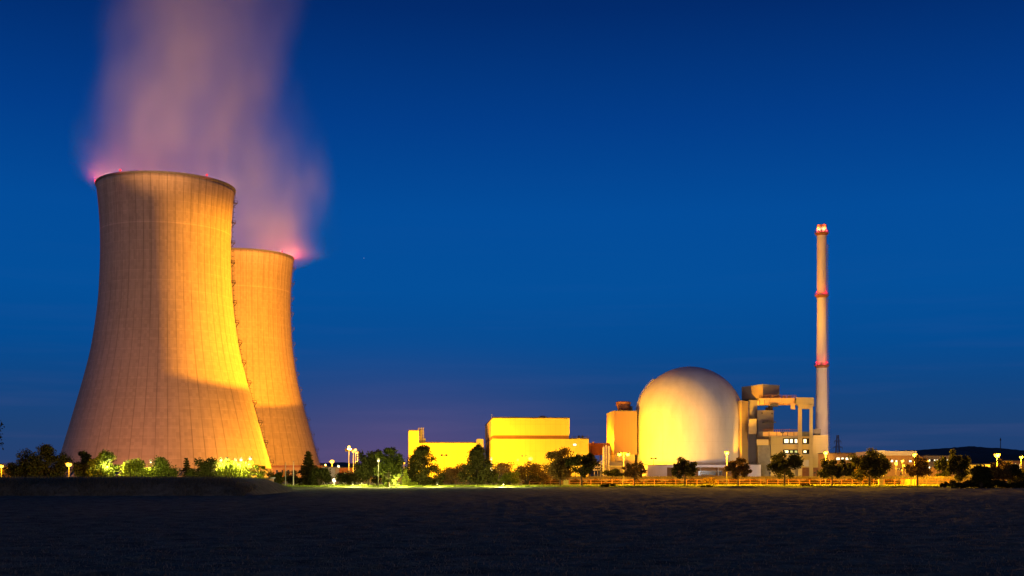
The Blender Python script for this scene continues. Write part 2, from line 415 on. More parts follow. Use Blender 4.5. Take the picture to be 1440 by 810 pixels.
# ------------------------------------------------------------------ steam
def steam(name, label, base, H, cx, rfun, dens, yshift=0.0):
    """cx: list of (t, dx); rfun: list of (t, radius); soft-edged volume inside a closed loft"""
    mb = MB(); n = 32; rows = 24
    for i in range(rows+1):
        t = i/rows; r_ = np.interp(t,[q[0] for q in rfun],[q[1] for q in rfun]); dx = np.interp(t,[q[0] for q in cx],[q[1] for q in cx])
        for k in range(n):
            a = 2*math.pi*k/n; mb.v.append((dx+r_*math.cos(a), r_*math.sin(a)+yshift*t, H*t))
    for i in range(rows):
        for k in range(n):
            k2=(k+1)%n; mb.f.append((i*n+k,i*n+k2,(i+1)*n+k2,(i+1)*n+k))
    mb.f.append(tuple(range(n-1,-1,-1))); mb.f.append(tuple(rows*n+k for k in range(n)))
    m = bpy.data.materials.new('steam_volume'); m.use_nodes = True; nt = m.node_tree; N = nt.nodes; L = nt.links
    N.remove(N['Principled BSDF']); out = N['Material Output']
    v = N.new('ShaderNodeVolumePrincipled'); v.inputs['Color'].default_value = (.96,.94,.94,1); v.inputs['Anisotropy'].default_value = 0.0
    L.new(v.outputs[0], out.inputs['Volume'])
    tc = N.new('ShaderNodeTexCoord'); s = N.new('ShaderNodeSeparateXYZ'); L.new(tc.outputs['Object'], s.inputs[0])
    t = M_(nt,'DIVIDE', s.outputs[2], H, clamp=True)
    def curve(keys, lo, hi):
        cr = N.new('ShaderNodeValToRGB'); cr.color_ramp.interpolation = 'EASE'; L.new(t, cr.inputs[0])
        el = cr.color_ramp.elements
        while len(el) < len(keys): el.new(.5)
        for e,(p_,val) in zip(el,keys):
            e.position = p_
        for e,(p_,val) in zip(el,keys):
            q = (val-lo)/(hi-lo); e.color = (q,q,q,1)
        return M_(nt,'ADD', M_(nt,'MULTIPLY', cr.outputs[0], hi-lo), lo)
    def lin(keys, lo, hi):
        c_ = curve(keys, lo, hi); 
        for nd in N:
            if nd.type == 'VALTORGB': nd.color_ramp.interpolation = 'LINEAR'
        return c_
    cxo = lin(cx, -100, 100); ro = lin(rfun, 0, 120)
    de = lin(dens, 0, .1)
    dx = M_(nt,'DIVIDE', M_(nt,'SUBTRACT', s.outputs[0], cxo), ro)
    dy = M_(nt,'DIVIDE', M_(nt,'SUBTRACT', s.outputs[1], M_(nt,'MULTIPLY', t, yshift)), ro)
    rr = M_(nt,'SQRT', M_(nt,'ADD', M_(nt,'MULTIPLY',dx,dx), M_(nt,'MULTIPLY',dy,dy)))
    # soft noise, drawn out along the rise
    mp = N.new('ShaderNodeMapping'); mp.inputs['Scale'].default_value = (.024,.024,.013); L.new(tc.outputs['Object'], mp.inputs[0])
    ns = N.new('ShaderNodeTexNoise'); ns.inputs['Scale'].default_value = 1; ns.inputs['Detail'].default_value = 2.5; L.new(mp.outputs[0], ns.inputs['Vector'])
    rr2 = M_(nt,'ADD', rr, M_(nt,'MULTIPLY', M_(nt,'SUBTRACT', ns.outputs['Fac'], .47), 1.9))
    mr = N.new('ShaderNodeMapRange'); mr.interpolation_type = 'SMOOTHERSTEP'
    L.new(rr2, mr.inputs['Value']); mr.inputs['From Min'].default_value = 1.0; mr.inputs['From Max'].default_value = -.25
    edge = M_(nt,'SUBTRACT', 1.0, M_(nt,'POWER', rr, 6), clamp=True)
    d = M_(nt,'MULTIPLY', M_(nt,'MULTIPLY', mr.outputs[0], edge), de)
    L.new(d, v.inputs['Density'])
    m.cycles.volume_step_rate = 1.0
    o = mb.build(name, m); o.location = base
    tag(o, label, 'steam'); return o
s1 = steam('steam_plume', 'tall pink steam plume rising from the nearer cooling tower', (c1[0],c1[1],HT-6), 190,
      [(0,0),(.06,-2),(.2,4),(.55,21),(1,32)], [(0,32),(.06,46),(.2,50),(.55,60),(1,72)],
      [(0,.022),(.08,.021),(.25,.016),(.55,.0055),(1,.0015)])
s2 = steam('steam_plume', 'lower steam plume drifting off the farther cooling tower', (c2[0],c2[1],HT-6), 200,
      [(0,2),(.05,16),(.2,13),(.5,5),(1,-14)], [(0,32),(.05,54),(.2,58),(.5,50),(1,36)],
      [(0,.024),(.06,.023),(.2,.013),(.45,.006),(.8,.0008)])

# ------------------------------------------------------------------ lamps
def post_lamp(label, px, py, Y, base_y=None, kind='sodium', power=15000, color=None, r=.30, arm=0, heads=1, group=None, light=True, name='street_lamp', off=(0,-1.3,-.5), post_r=.09):
    p = W(px,py,Y); b = Vector((p.x, p.y, 0))
    T = Thing(name, label, 'lamp', b, group)
    mb = MB()
    if heads == 1:
        mb.tube([b, b+Vector((0,0,p.z*.5)), Vector((p.x,p.y,p.z+.1))], [post_r*1.3,post_r,post_r*.7], 8)
        hs = [p + Vector((arm,0,0))]
        if arm: mb.tube([Vector((p.x,p.y,p.z+.1)), hs[0]+Vector((0,0,.35))], post_r*.6, 6)
    else:
        mb.tube([b, Vector((p.x,p.y,p.z+.3))], [post_r*1.3,post_r*.7], 8)
        hs = [p+Vector((-1.0,0,0)), p+Vector((1.0,0,0))]
        mb.tube([hs[0]+Vector((0,0,.35)), hs[1]+Vector((0,0,.35))], post_r*.6, 6)
    T.part('post', mb, mt['dark_steel'])
    if kind=='sodium': r *= 1.6
    for h in hs:
        hd = T.part('lamp_head', MB().lathe([(.05,.55),(.28,.5),(r*1.25,.24),(r*1.2,.16)], 14, h), mt['dark_steel'])
        T.part('bulb', MB().ball(h+Vector((0,0,-.02)), r, 8, .8), mt['sodium' if kind=='sodium' else 'white_bulb'], parent=hd, smooth=True)
        if light: T.light('POINT', h+Vector(off), color or (SOD if kind=='sodium' else GRN), power/len(hs), .2)
    return T

gl = 'street lamps along the road before the plant'
for px,py,lab,kw in [
    (1022,637,'tall street lamp standing before the right half of the dome',{}),
    (1161,637,'tall street lamp at the foot of the tall chimney',{}),
    (1286,640,'tall street lamp at the right end of the white roofed building',{}),
    (1402,640,'brightest street lamp at the right, below the hill mast',dict(r=.42))]:
    post_lamp(lab, px, py, 285, power=75000, arm=0, group=gl, **kw)
post_lamp('double headed street lamp left of the dome', 877, 639, 290, power=60000, heads=2, group=gl)
post_lamp('lamp with short bright head right of the low beige office', 1303, 649, 320, power=22000, group=gl)
post_lamp('street lamp at the far right edge beside dark trees', 1436, 643, 330, power=34000, group=gl)
post_lamp('low orange lamp between the two dark trees at the left', 97, 653, 236, power=7000, r=.36, group='lamps at the foot of the towers')
post_lamp('orange lamp at the far left edge of the photo', 2, 655.5, 262, power=9000, r=.30, group='lamps at the foot of the towers')
for px,py,lab,pw in [(154,649,'small white lamp in front of the half lit round tree',2600),(189,649,'white lamp above the bright green bush, beside its twin',2600),
                  (180,651,'white lamp at the left rim of the bright green bush',2400),(212,650,'small white lamp between the two green bushes under the tower',800)]:
    post_lamp(lab, px, py, 240, kind='white', power=pw*1.5, r=.17, group='small white lamps among the bushes', off=(0,-1.6,-1.0), post_r=.03)
for k,(px,py,pw) in enumerate([(311,648,4200),(319,647,3400),(331,648,3800),(339,647.5,4200),(352,646,5200)]):
    post_lamp(['leftmost of five white lamps in the bright bush','second from left of five white lamps in the bright bush','middle of five white lamps in the bright bush','fourth from left of five white lamps in the bright bush','white lamp standing clear of the bright bush at its right'][k],
              px, py-.6, 240, kind='white', power=pw*.8, r=.28, group='white lamps round the bright bush', off=(0,-2.2,-.9), post_r=.03)
post_lamp('orange star bright lamp right of the farther cooling tower', 467, 649, 420, power=30000, r=.5, group='lamps right of the cooling towers')
post_lamp('whitish lamp right beside the orange one by the farther tower', 476, 656, 380, kind='white', color=WHT, power=12000, r=.35, group='lamps right of the cooling towers')
post_lamp('white lamp in front of the tall half green tree', 532, 648, 250, kind='white', power=5500, r=.24, off=(.8,-1.5,-1.2), group='lamps right of the cooling towers', post_r=.05)
post_lamp('pale lamp post between the two yellow halls', 691, 646, 300, kind='white', power=9000, color=WHT, r=.16, off=(.3,-1.2,-2.0), group='lamps before the yellow halls')
post_lamp('slim lamp post before the dark red duct', 829, 638, 420, kind='sodium', power=6000, r=.16, group='lamps before the yellow halls')
for px,py,lab,pw,r_ in [(746,645,'brightest lamp at the foot of the big yellow hall',26000,.7),(728,647,'smaller lamp left of the brightest one by the yellow hall',16000,.35),
                     (793,643,'lamp shining through the crown of the rusty round tree',20000,.45),(809,644,'lamp between the two round trees before the big hall',14000,.35),
                     (568,651,'orange lamp left of the lower yellow hall',14000,.4)]:
    post_lamp(lab, px, py, 560, power=pw, r=r_, group='lamps before the yellow halls', off=(0,-2,-.5))
for px,py,lab,pw in [(1260,652,'bright lamp in the forecourt of the white roofed building',16000),(1269,648,'farther lamp in the forecourt of the white roofed building',14000),(1273,655,'low lamp near the right tree of the forecourt',9000),
                  (1246,652,'lamp beside the lit left wall of the white roofed building',14000)]:
    post_lamp(lab, px, py, 470, power=pw, r=.38, group='forecourt lamps')
post_lamp('low lamp on the flower bed right of the dark conifer', 434, 678, 300, power=2500, r=.3, group='low lamps by the lawn', name='garden_lamp')
post_lamp('bright low lamp standing in for a white lit object beside the pale shed', 470, 676, 296, kind='white', color=WHT, power=10000, r=.45, group='low lamps by the lawn', name='garden_lamp', off=(0,-1.2,.4))  # added lamp in place of a small white lit object
post_lamp('low white lamp on the lawn left of the first street tree', 509, 673, 300, kind='white', power=13000, r=.2, group='low lamps by the lawn', name='garden_lamp', off=(.5,-1.5,-.3))
post_lamp('added low white lamp at the field edge before the left pine', 615, 681, 257, kind='white', power=6000, r=.12, group='low lamps by the lawn', name='garden_lamp', off=(0,.9,.4))  # this and the next three: bollards added to light the shrubs and verge
post_lamp('added low white lamp at the field edge before the bright green shrub', 559, 681, 257, kind='white', power=9000, r=.12, group='low lamps by the lawn', name='garden_lamp', off=(0,.9,.4))
post_lamp('added low white lamp at the field edge before the lit green hedge', 708, 681, 257, kind='white', power=14000, r=.12, group='low lamps by the lawn', name='garden_lamp', off=(0,.9,.4))
post_lamp('added low white lamp at the field edge left of the first street tree', 496, 681, 257, kind='white', power=11000, r=.12, group='low lamps by the lawn', name='garden_lamp', off=(0,.9,.4))

added_bush_floods = []  # added floodlights hidden behind the bank, to brighten the bushes
# floodlight masts that light the cooling towers
def flood_mast(label, px, py, Y, lights, heads=1):
    p = W(px,py,Y); b = Vector((p.x,p.y,0)); T = Thing('floodlight_mast', label, 'floodlight mast', b, 'floodlight masts beside the towers')
    T.part('mast', MB().tube([b,Vector((p.x,p.y,p.z))],[.32,.2],10), mt['steel'])
    hd = T.part('lamp_head', MB().box(p.x-.8,p.x+.8,p.y+.05,p.y+.6,p.z-.1,p.z+.9), mt['dark_steel'])
    T.part('bulb', MB().ball(p+Vector((0,-.25,.4)), .75, 8), mt['sodium'], parent=hd, smooth=True)
    for kind,off,colr,pw,kw,vis in lights:
        q = p+Vector(off)
        T.light(kind, q, colr, pw, **kw)
        if vis:     # cut-off shield: a plate between lamp and tower that keeps the light above its top edge
            az, tanel = vis; d = Vector((math.cos(az),math.sin(az),0)); s_ = Vector((-d.y,d.x,0))
            e = 1.5; c_ = q+d*e; top = q.z+e*tanel
            pl = []
            for zz in (q.z-1.2, top):
                for (a_,b_) in ((-2.2,0),(2.2,0),(2.2,.05),(-2.2,.05)): 
                    v_ = c_+s_*a_+d*b_; pl.append((v_.x,v_.y,zz))
            T.part('light_shield', MB().hexa(pl), mt['dark_steel'])
    return T
C1 = Vector(c1); C2 = Vector(c2)
flood_mast('tallest floodlight mast right of the farther cooling tower', 491, 630, 560,
   [('POINT',(0,-1.2,.4),SODP,5000,dict(radius=.2),None)])
flood_mast('shielded floodlight mast before the right part of the big yellow hall', 797, 645.5, 592,
   [('SPOT',(-1.5,0,1.2),(1,.38,.006),6600000,dict(radius=.02,aim=(c1[0]+20,c1[1],72),angle=39,blend=.45),(R(165),.222))])
flood_mast('second floodlight mast, close behind the tallest one', 497, 636, 585,
   [('SPOT',(-1.5,.3,1.6),(1,.36,.006),4200000,dict(radius=.015,aim=(c2[0],c2[1],80),angle=70,blend=.3),(R(118),.158))])
flood_mast('third floodlight mast of the cluster', 500, 634, 600,
   [('POINT',(0,-1.2,.4),SODP,5000,dict(radius=.2),None)])
flood_mast('rightmost floodlight mast of the cluster', 503, 638, 640,
   [('POINT',(0,-1.2,.4),SODP,5000,dict(radius=.2),None)])
# lights for the shaded foot of the towers
post_lamp('low sodium lamp at the right foot of the nearer tower behind the trees', 446, 657, 565, power=220000, color=(1,.38,.008), r=.3, group='lamps at the foot of the towers', off=(0,-.5,.6))
post_lamp('sodium lamp before the foot of the farther tower', 458, 655, 640, power=800000, color=(1,.36,.008), r=.3, group='lamps at the foot of the towers', off=(0,-.5,.6))

post_lamp('reddish lamp hidden behind the dark bush before the nearer tower', 292, 660, 470, power=70000, color=(1,.34,.09), r=.3, group='lamps at the foot of the towers', off=(0,.6,.8))
post_lamp('reddish lamp hidden behind the round tree before the nearer tower', 140, 660, 500, power=60000, color=(1,.34,.09), r=.3, group='lamps at the foot of the towers', off=(0,.6,.8))
for lab,px,pw in [('added low floodlight aimed at the half lit round tree',150,9000),('added low floodlight aimed at the bright green bush under two lamps',187,34000),('added low floodlight aimed at the left of the brightest bush',318,32000),
                  ('added low floodlight aimed at the right of the brightest bush',341,32000),('added low floodlight aimed at the thin sapling',362,12000)]:
    added_bush_floods.append((lab,px,pw))
# dark two headed lamp masts (unlit)
def twin_mast(label, px, ytop, Y, zb=0):
    p = W(px,ytop,Y); b = Vector((p.x,p.y,zb)); T = Thing('twin_mast', label, 'lamp mast', b, 'unlit twin masts')
    T.part('mast', MB().tube([b,p],.14,8), mt['dark_steel'])
    mb = MB().box(p.x-1.3,p.x+1.3,p.y-.1,p.y+.1,p.z-.1,p.z+.1); T.part('crossarm', mb, mt['dark_steel'])
    for s_ in (-1,1): T.part('lamp_head', MB().box(p.x+s_*1.1-.5,p.x+s_*1.1+.5,p.y-.5,p.y+.5,p.z-.55,p.z+.45), mt['dark_steel'])
twin_mast('dark twin headed mast against the lower yellow hall', 624.5, 640, 560)
twin_mast('dark twin headed mast against the big yellow hall', 738, 641, 560)

# ------------------------------------------------------------------ plant buildings
def plan(*pts): return [(X(px,Y),Y) for px,Y in pts]
# lower yellow hall
Y0 = 690
T = Thing('yellow_hall', 'lower long yellow hall with a raised block at its left end', 'building', (X(628,Y0),Y0,0))
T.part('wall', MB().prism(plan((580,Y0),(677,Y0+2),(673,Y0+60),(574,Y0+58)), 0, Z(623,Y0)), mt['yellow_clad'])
T.part('roof', MB().prism(plan((579.5,Y0-.6),(677.5,Y0+1.4),(673,Y0+60),(574,Y0+58)), Z(623,Y0)+.01, Z(621.5,Y0)), mt['roof'])
w = T.part('raised_block', MB().prism(plan((575,Y0-3),(589,Y0-2.4),(589,Y0+20),(574,Y0+20)), 0, Z(606,Y0)), mt['yellow_clad'])
T.part('roof', MB().prism(plan((574.6,Y0-3.4),(589.3,Y0-2.8),(589,Y0+20),(574,Y0+20)), Z(606,Y0)+.01, Z(605,Y0)), mt['roof'], parent=w)
mb = MB()
for px in (588.5,592,595.5):
    for dy in (3,8): mb.tube([W(px,622,Y0+dy), W(px,601.5,Y0+dy)], .25, 6)
for py in (602,606,610,614,618): mb.box(X(588.3,Y0),X(595.7,Y0),Y0+2.8,Y0+3.3,Z(py,Y0),Z(py,Y0)+.3)
T.part('vent_frame', mb, mt['conc'])
T.part('vent_duct', MB().prism(plan((590,Y0+4),(594.3,Y0+4),(594.3,Y0+7.5),(590,Y0+7.5)), Z(622,Y0), Z(603,Y0)).prism(plan((594.5,Y0+4),(598.5,Y0+4),(598.5,Y0+8),(594.5,Y0+8)), Z(622,Y0), Z(616,Y0)), mt['conc'])
T.part('stair_tower', MB().prism(plan((670,Y0-1.5),(680,Y0-1),(679.5,Y0+12),(670,Y0+12)), 0, Z(617.5,Y0)), mt['conc'])
T.part('antenna', MB().tube([W(614,622,Y0+10),W(614,619,Y0+10)],.08,5), mt['dark_steel'])
T.part('door_block', MB().prism(plan((575.5,Y0-8),(580,Y0-8),(580,Y0-3.2),(575.5,Y0-3.2)), 0, Z(645,Y0-8)), mt['conc_dark'])
# big turbine hall
Y0 = 654
A,B,C_,D = (693,Y0),(801,Y0+4),(786,Y0+110),(682.2,Y0+109)
T = Thing('turbine_hall', 'big stepped yellow hall with a brown band round it', 'building', (X(755,Y0),Y0,0))
zb0, zb1, zt = Z(617,Y0), Z(612,Y0), Z(588,Y0)
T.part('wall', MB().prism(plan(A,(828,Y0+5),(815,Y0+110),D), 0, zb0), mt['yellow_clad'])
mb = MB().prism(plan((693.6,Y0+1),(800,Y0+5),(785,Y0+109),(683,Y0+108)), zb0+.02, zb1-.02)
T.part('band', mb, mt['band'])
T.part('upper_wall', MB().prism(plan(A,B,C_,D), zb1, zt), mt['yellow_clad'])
T.part('roof', MB().prism(plan((692.6,Y0-.5),(801.4,Y0+3.5),C_,D), zt+.01, Z(586.4,Y0)), mt['roof'])
T.part('lower_roof', MB().prism(plan((801,Y0+4.2),(828.3,Y0+4.6),(815.3,Y0+110),(790,Y0+110)), zb0+.02, Z(615.6,Y0)), mt['roof'])
T.part('roof_vent', MB().lathe([(2.4,0),(2.3,.9),(1.4,1.5),(.05,1.7)],20,(X(763,Y0+20),Y0+20,Z(586.4,Y0)+.02)), mt['conc'])
T.part('roof_hatch', MB().prism(plan((718,Y0+10),(729,Y0+10),(729,Y0+16),(718,Y0+16)), Z(586.4,Y0)+.02, Z(585.0,Y0)), mt['dark_steel'])
T.part('roof_hatch', MB().prism(plan((755,Y0+24),(770,Y0+24),(770,Y0+30),(755,Y0+30)), Z(586.4,Y0)+.02, Z(585.3,Y0)), mt['dark_steel'])
T.part('antenna', MB().tube([W(692,587,Y0+6),W(692,582.5,Y0+6)],.1,5), mt['steel'])
mb = MB()
for i in range(9): mb.tube([W(804+i*3,616,Y0+8),W(804+i*3,613.3,Y0+8)],.06,4)
for py in (613.4,614.6): mb.tube([W(804,py,Y0+8),W(828,py,Y0+8)],.06,4)
for px in (813,818): mb.box(X(px,Y0+12),X(px+2.5,Y0+12),Y0+12,Y0+14,Z(615.6,Y0)+.05,Z(612.5,Y0+12))
T.part('roof_railing', mb, mt['dark_steel'])
wl = T.part('wall_lamp', MB().box(X(806,Y0),X(811.5,Y0),Y0+3.6,Y0+4.2,Z(627,Y0),Z(623.5,Y0)), mt['dark_steel'])
T.part('lamp_glass', MB().box(X(806.4,Y0),X(811,Y0),Y0+3.4,Y0+3.58,Z(626.6,Y0),Z(623.8,Y0)), mt['lit_pane'], parent=wl)
for px in (684.2,687.2,690.2):
    yy = np.interp(px,[682.2,693],[Y0+109,Y0])
    T.part('downpipe', MB().tube([(X(px,yy)-.35,yy,0),(X(px,yy)-.35,yy,zt-1)],.22,6), mt['conc'])
T.part('door', MB().box(X(770,Y0),X(776,Y0),Y0+1.9,Y0+2.7,0,4), mt['conc_dark'])

def floodlight(label, pos, aim, power, angle, color=SOD, blend=.5, radius=.4, zb=0.0):
    """low bracket with a lamp box that tilts towards the wall it lights"""
    pos = Vector(pos); b = Vector((pos.x,pos.y,zb)); T = Thing('floodlight', label, 'floodlight', b, 'ground floodlights')
    T.part('post', MB().tube([b,pos-Vector((0,0,.5))],.12,6), mt['dark_steel'])
    d = (Vector(aim)-pos).normalized(); q = d.to_track_quat('-Z','Y').to_matrix()
    def bx(s,z0,z1): return [pos+q@Vector(v) for v in ((-s,-s*.7,z0),(s,-s*.7,z0),(s,s*.7,z0),(-s,s*.7,z0),(-s,-s*.7,z1),(s,-s*.7,z1),(s,s*.7,z1),(-s,s*.7,z1))]
    hd = T.part('lamp_box', MB().hexa(bx(.5,0,.4)), mt['dark_steel'])
    T.part('lamp_glass', MB().hexa(bx(.44,-.06,-.005)), mt['sodium'], parent=hd)
    T.light('SPOT', pos+d*.5, color, power, radius, aim, angle, blend)
floodlight('floodlight aimed at the left half of the lower yellow hall', (-45,625,3), (-42,690,12), 130000, 120)
floodlight('floodlight aimed at the right half of the lower yellow hall', (-26,625,3), (-26,690,12), 190000, 120)
floodlight('floodlight aimed at the left half of the big yellow hall', (2,590,3), (2,654,17), 200000, 115)
floodlight('floodlight aimed at the right half of the big yellow hall', (24,590,3), (22,654,17), 170000, 115)
floodlight('floodlight lighting the side wall of the big yellow hall', (-40,640,3), (-14,700,18), 110000, 80)

for lab,px,pw in added_bush_floods:
    floodlight(lab, (X(px,212),212,.9), (X(px,238),238,3.6), pw*.42, 85, GRN, .6)
# connecting duct
T = Thing('pipe_bridge', 'dark red enclosed duct bridging the big hall and the reactor annex', 'bridge', (X(842,668),668,0))
T.part('duct', MB().prism(plan((827,666),(858,668),(858,674),(827,672)), Z(640,666), Z(623,666)), mt['dark_red'])
T.part('support', MB().tube([(X(844,669),669,0),(X(844,669),669,Z(640,666))],.35,8), mt['dark_steel'])
T.part('edge_post', MB().box(X(828.8,663),X(830.6,663),663,665.5,0,Z(623,666)), mt['rust'])
# silos
for k,(px,yt,lab) in enumerate([(849,628,'left one of the three slim pale silos beside the annex'),(852.3,626,'middle one of the three slim pale silos beside the annex'),(856.5,627,'right one of the three slim pale silos beside the annex')]):
    p = W(px,yt,640+k); b = Vector((p.x,p.y,0)); T = Thing('silo', lab, 'silo', b, 'slim silos')
    T.part('tank', MB().lathe([(.62,0),(.62,p.z-.5),(.4,p.z-.1),(.05,p.z)],16,(p.x,p.y,0)), mt['white_wall'], smooth=True)
    T.part('vent_pipe', MB().tube([p,p+Vector((0,0,1.2)),p+Vector((.6,0,1.2))],.1,6), mt['steel'])
    T.part('ring', MB().lathe([(.64,p.z*.55),(.78,p.z*.55),(.78,p.z*.55+.25),(.64,p.z*.55+.25)],16,(p.x,p.y,0),closed=True), mt['steel'])
# pipe rack and shed behind silos
T = Thing('pipe_rack', 'tangle of pipes on a frame left of the slim silos', 'pipe rack', (X(840,645),645,0))
mb = MB()
for px in (836,840.5,845): mb.tube([(X(px,645),645,0),W(px,650,645)],.18,6)
for py in (650,655,660): mb.tube([W(835.5,py,645),W(845.5,py,645)],.16,6)
T.part('frame', mb, mt['steel'])
mb = MB()
for py,dy in ((652,1),(657,1.5),(661,1)): mb.tube([W(834,py,645+dy),W(843,py,645+dy),W(846,py-4,645+dy),W(850,py-4,645+dy)],.3,8)
T.part('pipe', mb, mt['white_wall'])
T = Thing('equipment_shed', 'low grey shed with a sloping roof under the double lamp', 'shed', (X(869,636),636,0))
T.part('wall', MB().prism(plan((858,636),(879,636),(879,645),(858,645)), 0, Z(656,636)), mt['grey_wall'])
T.part('roof', MB().hexa([W(857.5,656,635),W(879.5,656,635),W(879.5,650,645),W(857.5,650,645),W(857.5,655,635),W(879.5,655,635),W(879.5,649,645),W(857.5,649,645)]), mt['conc'])
T.part('door', MB().box(X(866,636),X(871,636),635.8,635.95,0,3), mt['dark_steel'])
# reactor annex
Y0 = 650
T = Thing('reactor_annex', 'tall ochre block left of the dome with one bright yellow side', 'building', (X(875,Y0),Y0,0))
T.part('wall', MB().prism(plan((863.5,Y0),(896,Y0+2),(893,Y0+34),(853,Y0+32)), Z(639,Y0), Z(578.5,Y0)), mt['ochre'])
T.part('base_wall', MB().prism(plan((864.5,Y0+1),(893,Y0+3),(890,Y0+33),(854,Y0+31)), 0, Z(639,Y0)-.01), mt['beige'])
T.part('roof', MB().prism(plan((863.2,Y0-.3),(896.3,Y0+1.7),(893,Y0+34),(852.7,Y0+32)), Z(578.5,Y0)+.01, Z(577.3,Y0)), mt['conc_dark'])
zr = Z(577.3,Y0)
T.part('roof_vessel', MB().lathe([(2.9,0),(3.0,.6),(3.9,3.4),(4.1,4.2),(4.1,5.0),(3.5,5.4),(.1,5.7)],28,(X(876.5,Y0+12),Y0+12,zr+.1)), mt['rust'], smooth=False)
T.part('vessel_stand', MB().box(X(869,Y0+12),X(872,Y0+12),Y0+8,Y0+13,zr+.01,zr+4), mt['rust'])
T.part('roof_unit', MB().prism(plan((884,Y0+14),(889.5,Y0+14),(889.5,Y0+20),(884,Y0+20)), zr+.01, Z(569,Y0)), mt['conc_dark'])
T.part('wall_lamp', MB().box(44.5,45.5,669.5,670.5,Z(623,666)+.02,Z(623,666)+.7), mt['dark_steel'])
T.light('POINT', (45.2,670,Z(623,666)+1.4), SOD, 90000, .3)
# dome
Y0 = 662; DX = X(969.5,Y0); DR = 29.7; ZC = Z(592,Y0)
T = Thing('reactor_dome', 'great round domed reactor building, yellow at left and grey at right', 'building', (DX,Y0,0))
pf = [(DR,0),(DR,ZC*.33),(DR,ZC*.66)]+[(max(.02,DR*math.cos(a)), ZC+DR*math.sin(a)) for a in [R(90)*i/40 for i in range(41)]]
T.part('shell', MB().lathe(pf,128,(DX,Y0,0)), mt['dome'], smooth=True)
mb = MB(); steps = []
for i in range(26):
    a = R(12+i*1.5); az = R(184)
    r_ = DR*math.cos(a)+.1; steps.append((r_,ZC+DR*math.sin(a)))
    x = DX+r_*math.cos(az); yy = Y0+r_*math.sin(az); z = ZC+DR*math.sin(a)
    mb.box(x-.55,x+.4,yy-.8,yy+.8,z-.05,z+.35)
for s_ in (-.8,.8): mb.tube([(DX+(r_+.5)*math.cos(R(184)), Y0+(r_+.5)*math.sin(R(184))+s_, z+.9) for r_,z in steps],.05,4)
T.part('roof_stair', mb, mt['conc'])
T.part('lightning_rod', MB().tube([(DX,Y0,ZC+DR-.1),(DX,Y0,ZC+DR+.8)],.1,5), mt['steel'])
floodlight('floodlight aimed at the left flank of the dome', (42,590,5), (96,650,34), 560000, 70, SOD, .8)
floodlight('floodlight close to the left foot of the dome', (60,631,4), (86,650,27), 60000, 76, SOD, .8)
floodlight('floodlight aimed at the right foot of the dome', (100,520,3), (112,632,26), 95000, 62, (1,.93,.90), .8)
# dome forebuilding
Y0 = 600
T = Thing('front_building', 'long low pale building with a dark recess before the dome', 'building', (X(975,Y0),Y0,0))
T.part('wall', MB().prism(plan((911,Y0),(938,Y0),(938,Y0+12),(903,Y0+12)), 0, Z(654.3,Y0)), mt['white_wall'])
T.part('recess_wall', MB().prism(plan((938.05,Y0+5),(1034,Y0+5),(1034,Y0+12),(938.05,Y0+12)), 0, Z(657.2,Y0)), mt['band'])
T.part('canopy', MB().prism(plan((938.05,Y0-.5),(1034,Y0-.5),(1034,Y0+11),(938.05,Y0+11)), Z(657.2,Y0)+.01, Z(653.6,Y0)), mt['white_wall'])
T.part('roof', MB().prism(plan((910.5,Y0-.4),(937.9,Y0-.4),(937.9,Y0+12),(903,Y0+12)), Z(654.3,Y0)+.01, Z(653.4,Y0)), mt['conc_dark'])
for a_,b_ in ((984,989),(990,1009),(1010,1018)): 
    w = T.part('window', MB().box(X(a_,Y0),X(b_,Y0),Y0+4.6,Y0+4.98,Z(668,Y0),Z(662.5,Y0)), mt['dark_glass'])
    T.part('frame', MB().box(X(a_,Y0)-.15,X(b_,Y0)+.15,Y0+4.5,Y0+4.97,Z(662.5,Y0),Z(661.9,Y0)), mt['steel'], parent=w)
for px in (960,985,1010): T.part('column', MB().box(X(px,Y0)-.2,X(px,Y0)+.2,Y0-.2,Y0+.2,0,Z(657.2,Y0)), mt['conc'])
twin_mast('dark twin headed mast on the roof before the dome', 919, 644.5, 606, zb=Z(653.4,600))
# slab beside the dome
Y0 = 640
T = Thing('stair_slab', 'narrow vertical slab right of the dome with an orange side', 'building', (X(1047,Y0),Y0,0))
T.part('wall', MB().prism(plan((1043,Y0),(1052.3,Y0+8),(1042,Y0+20),(1033,Y0+10)), 0, Z(563,Y0)), mt['tan'])
for i in range(12):
    zz = 4+i*3.2
    T.part('landing', MB().box(X(1052.4,Y0+2),X(1053.6,Y0+2),Y0+7,Y0+9,zz,zz+.25), mt['dark_steel'])
# box on top
T = Thing('hoist_house', 'square orange and grey hoist house above the crane girder', 'building', (X(1070,655),655,Z(560,640)))
T.part('wall', MB().prism(plan((1073,646),(1096,655),(1066,682),(1043,668)), Z(558,640), Z(541,646)), mt['tan'])
T.part('roof', MB().prism(plan((1073,645.6),(1096.5,655),(1066,682.5),(1042.6,668)), Z(541,646)+.01, Z(540,646)), mt['conc'])
T.part('underside_frame', MB().prism(plan((1073,646.5),(1095,655.5),(1066,681),(1044,668)), Z(561.5,640), Z(558,640)-.01), mt['dark_steel'])
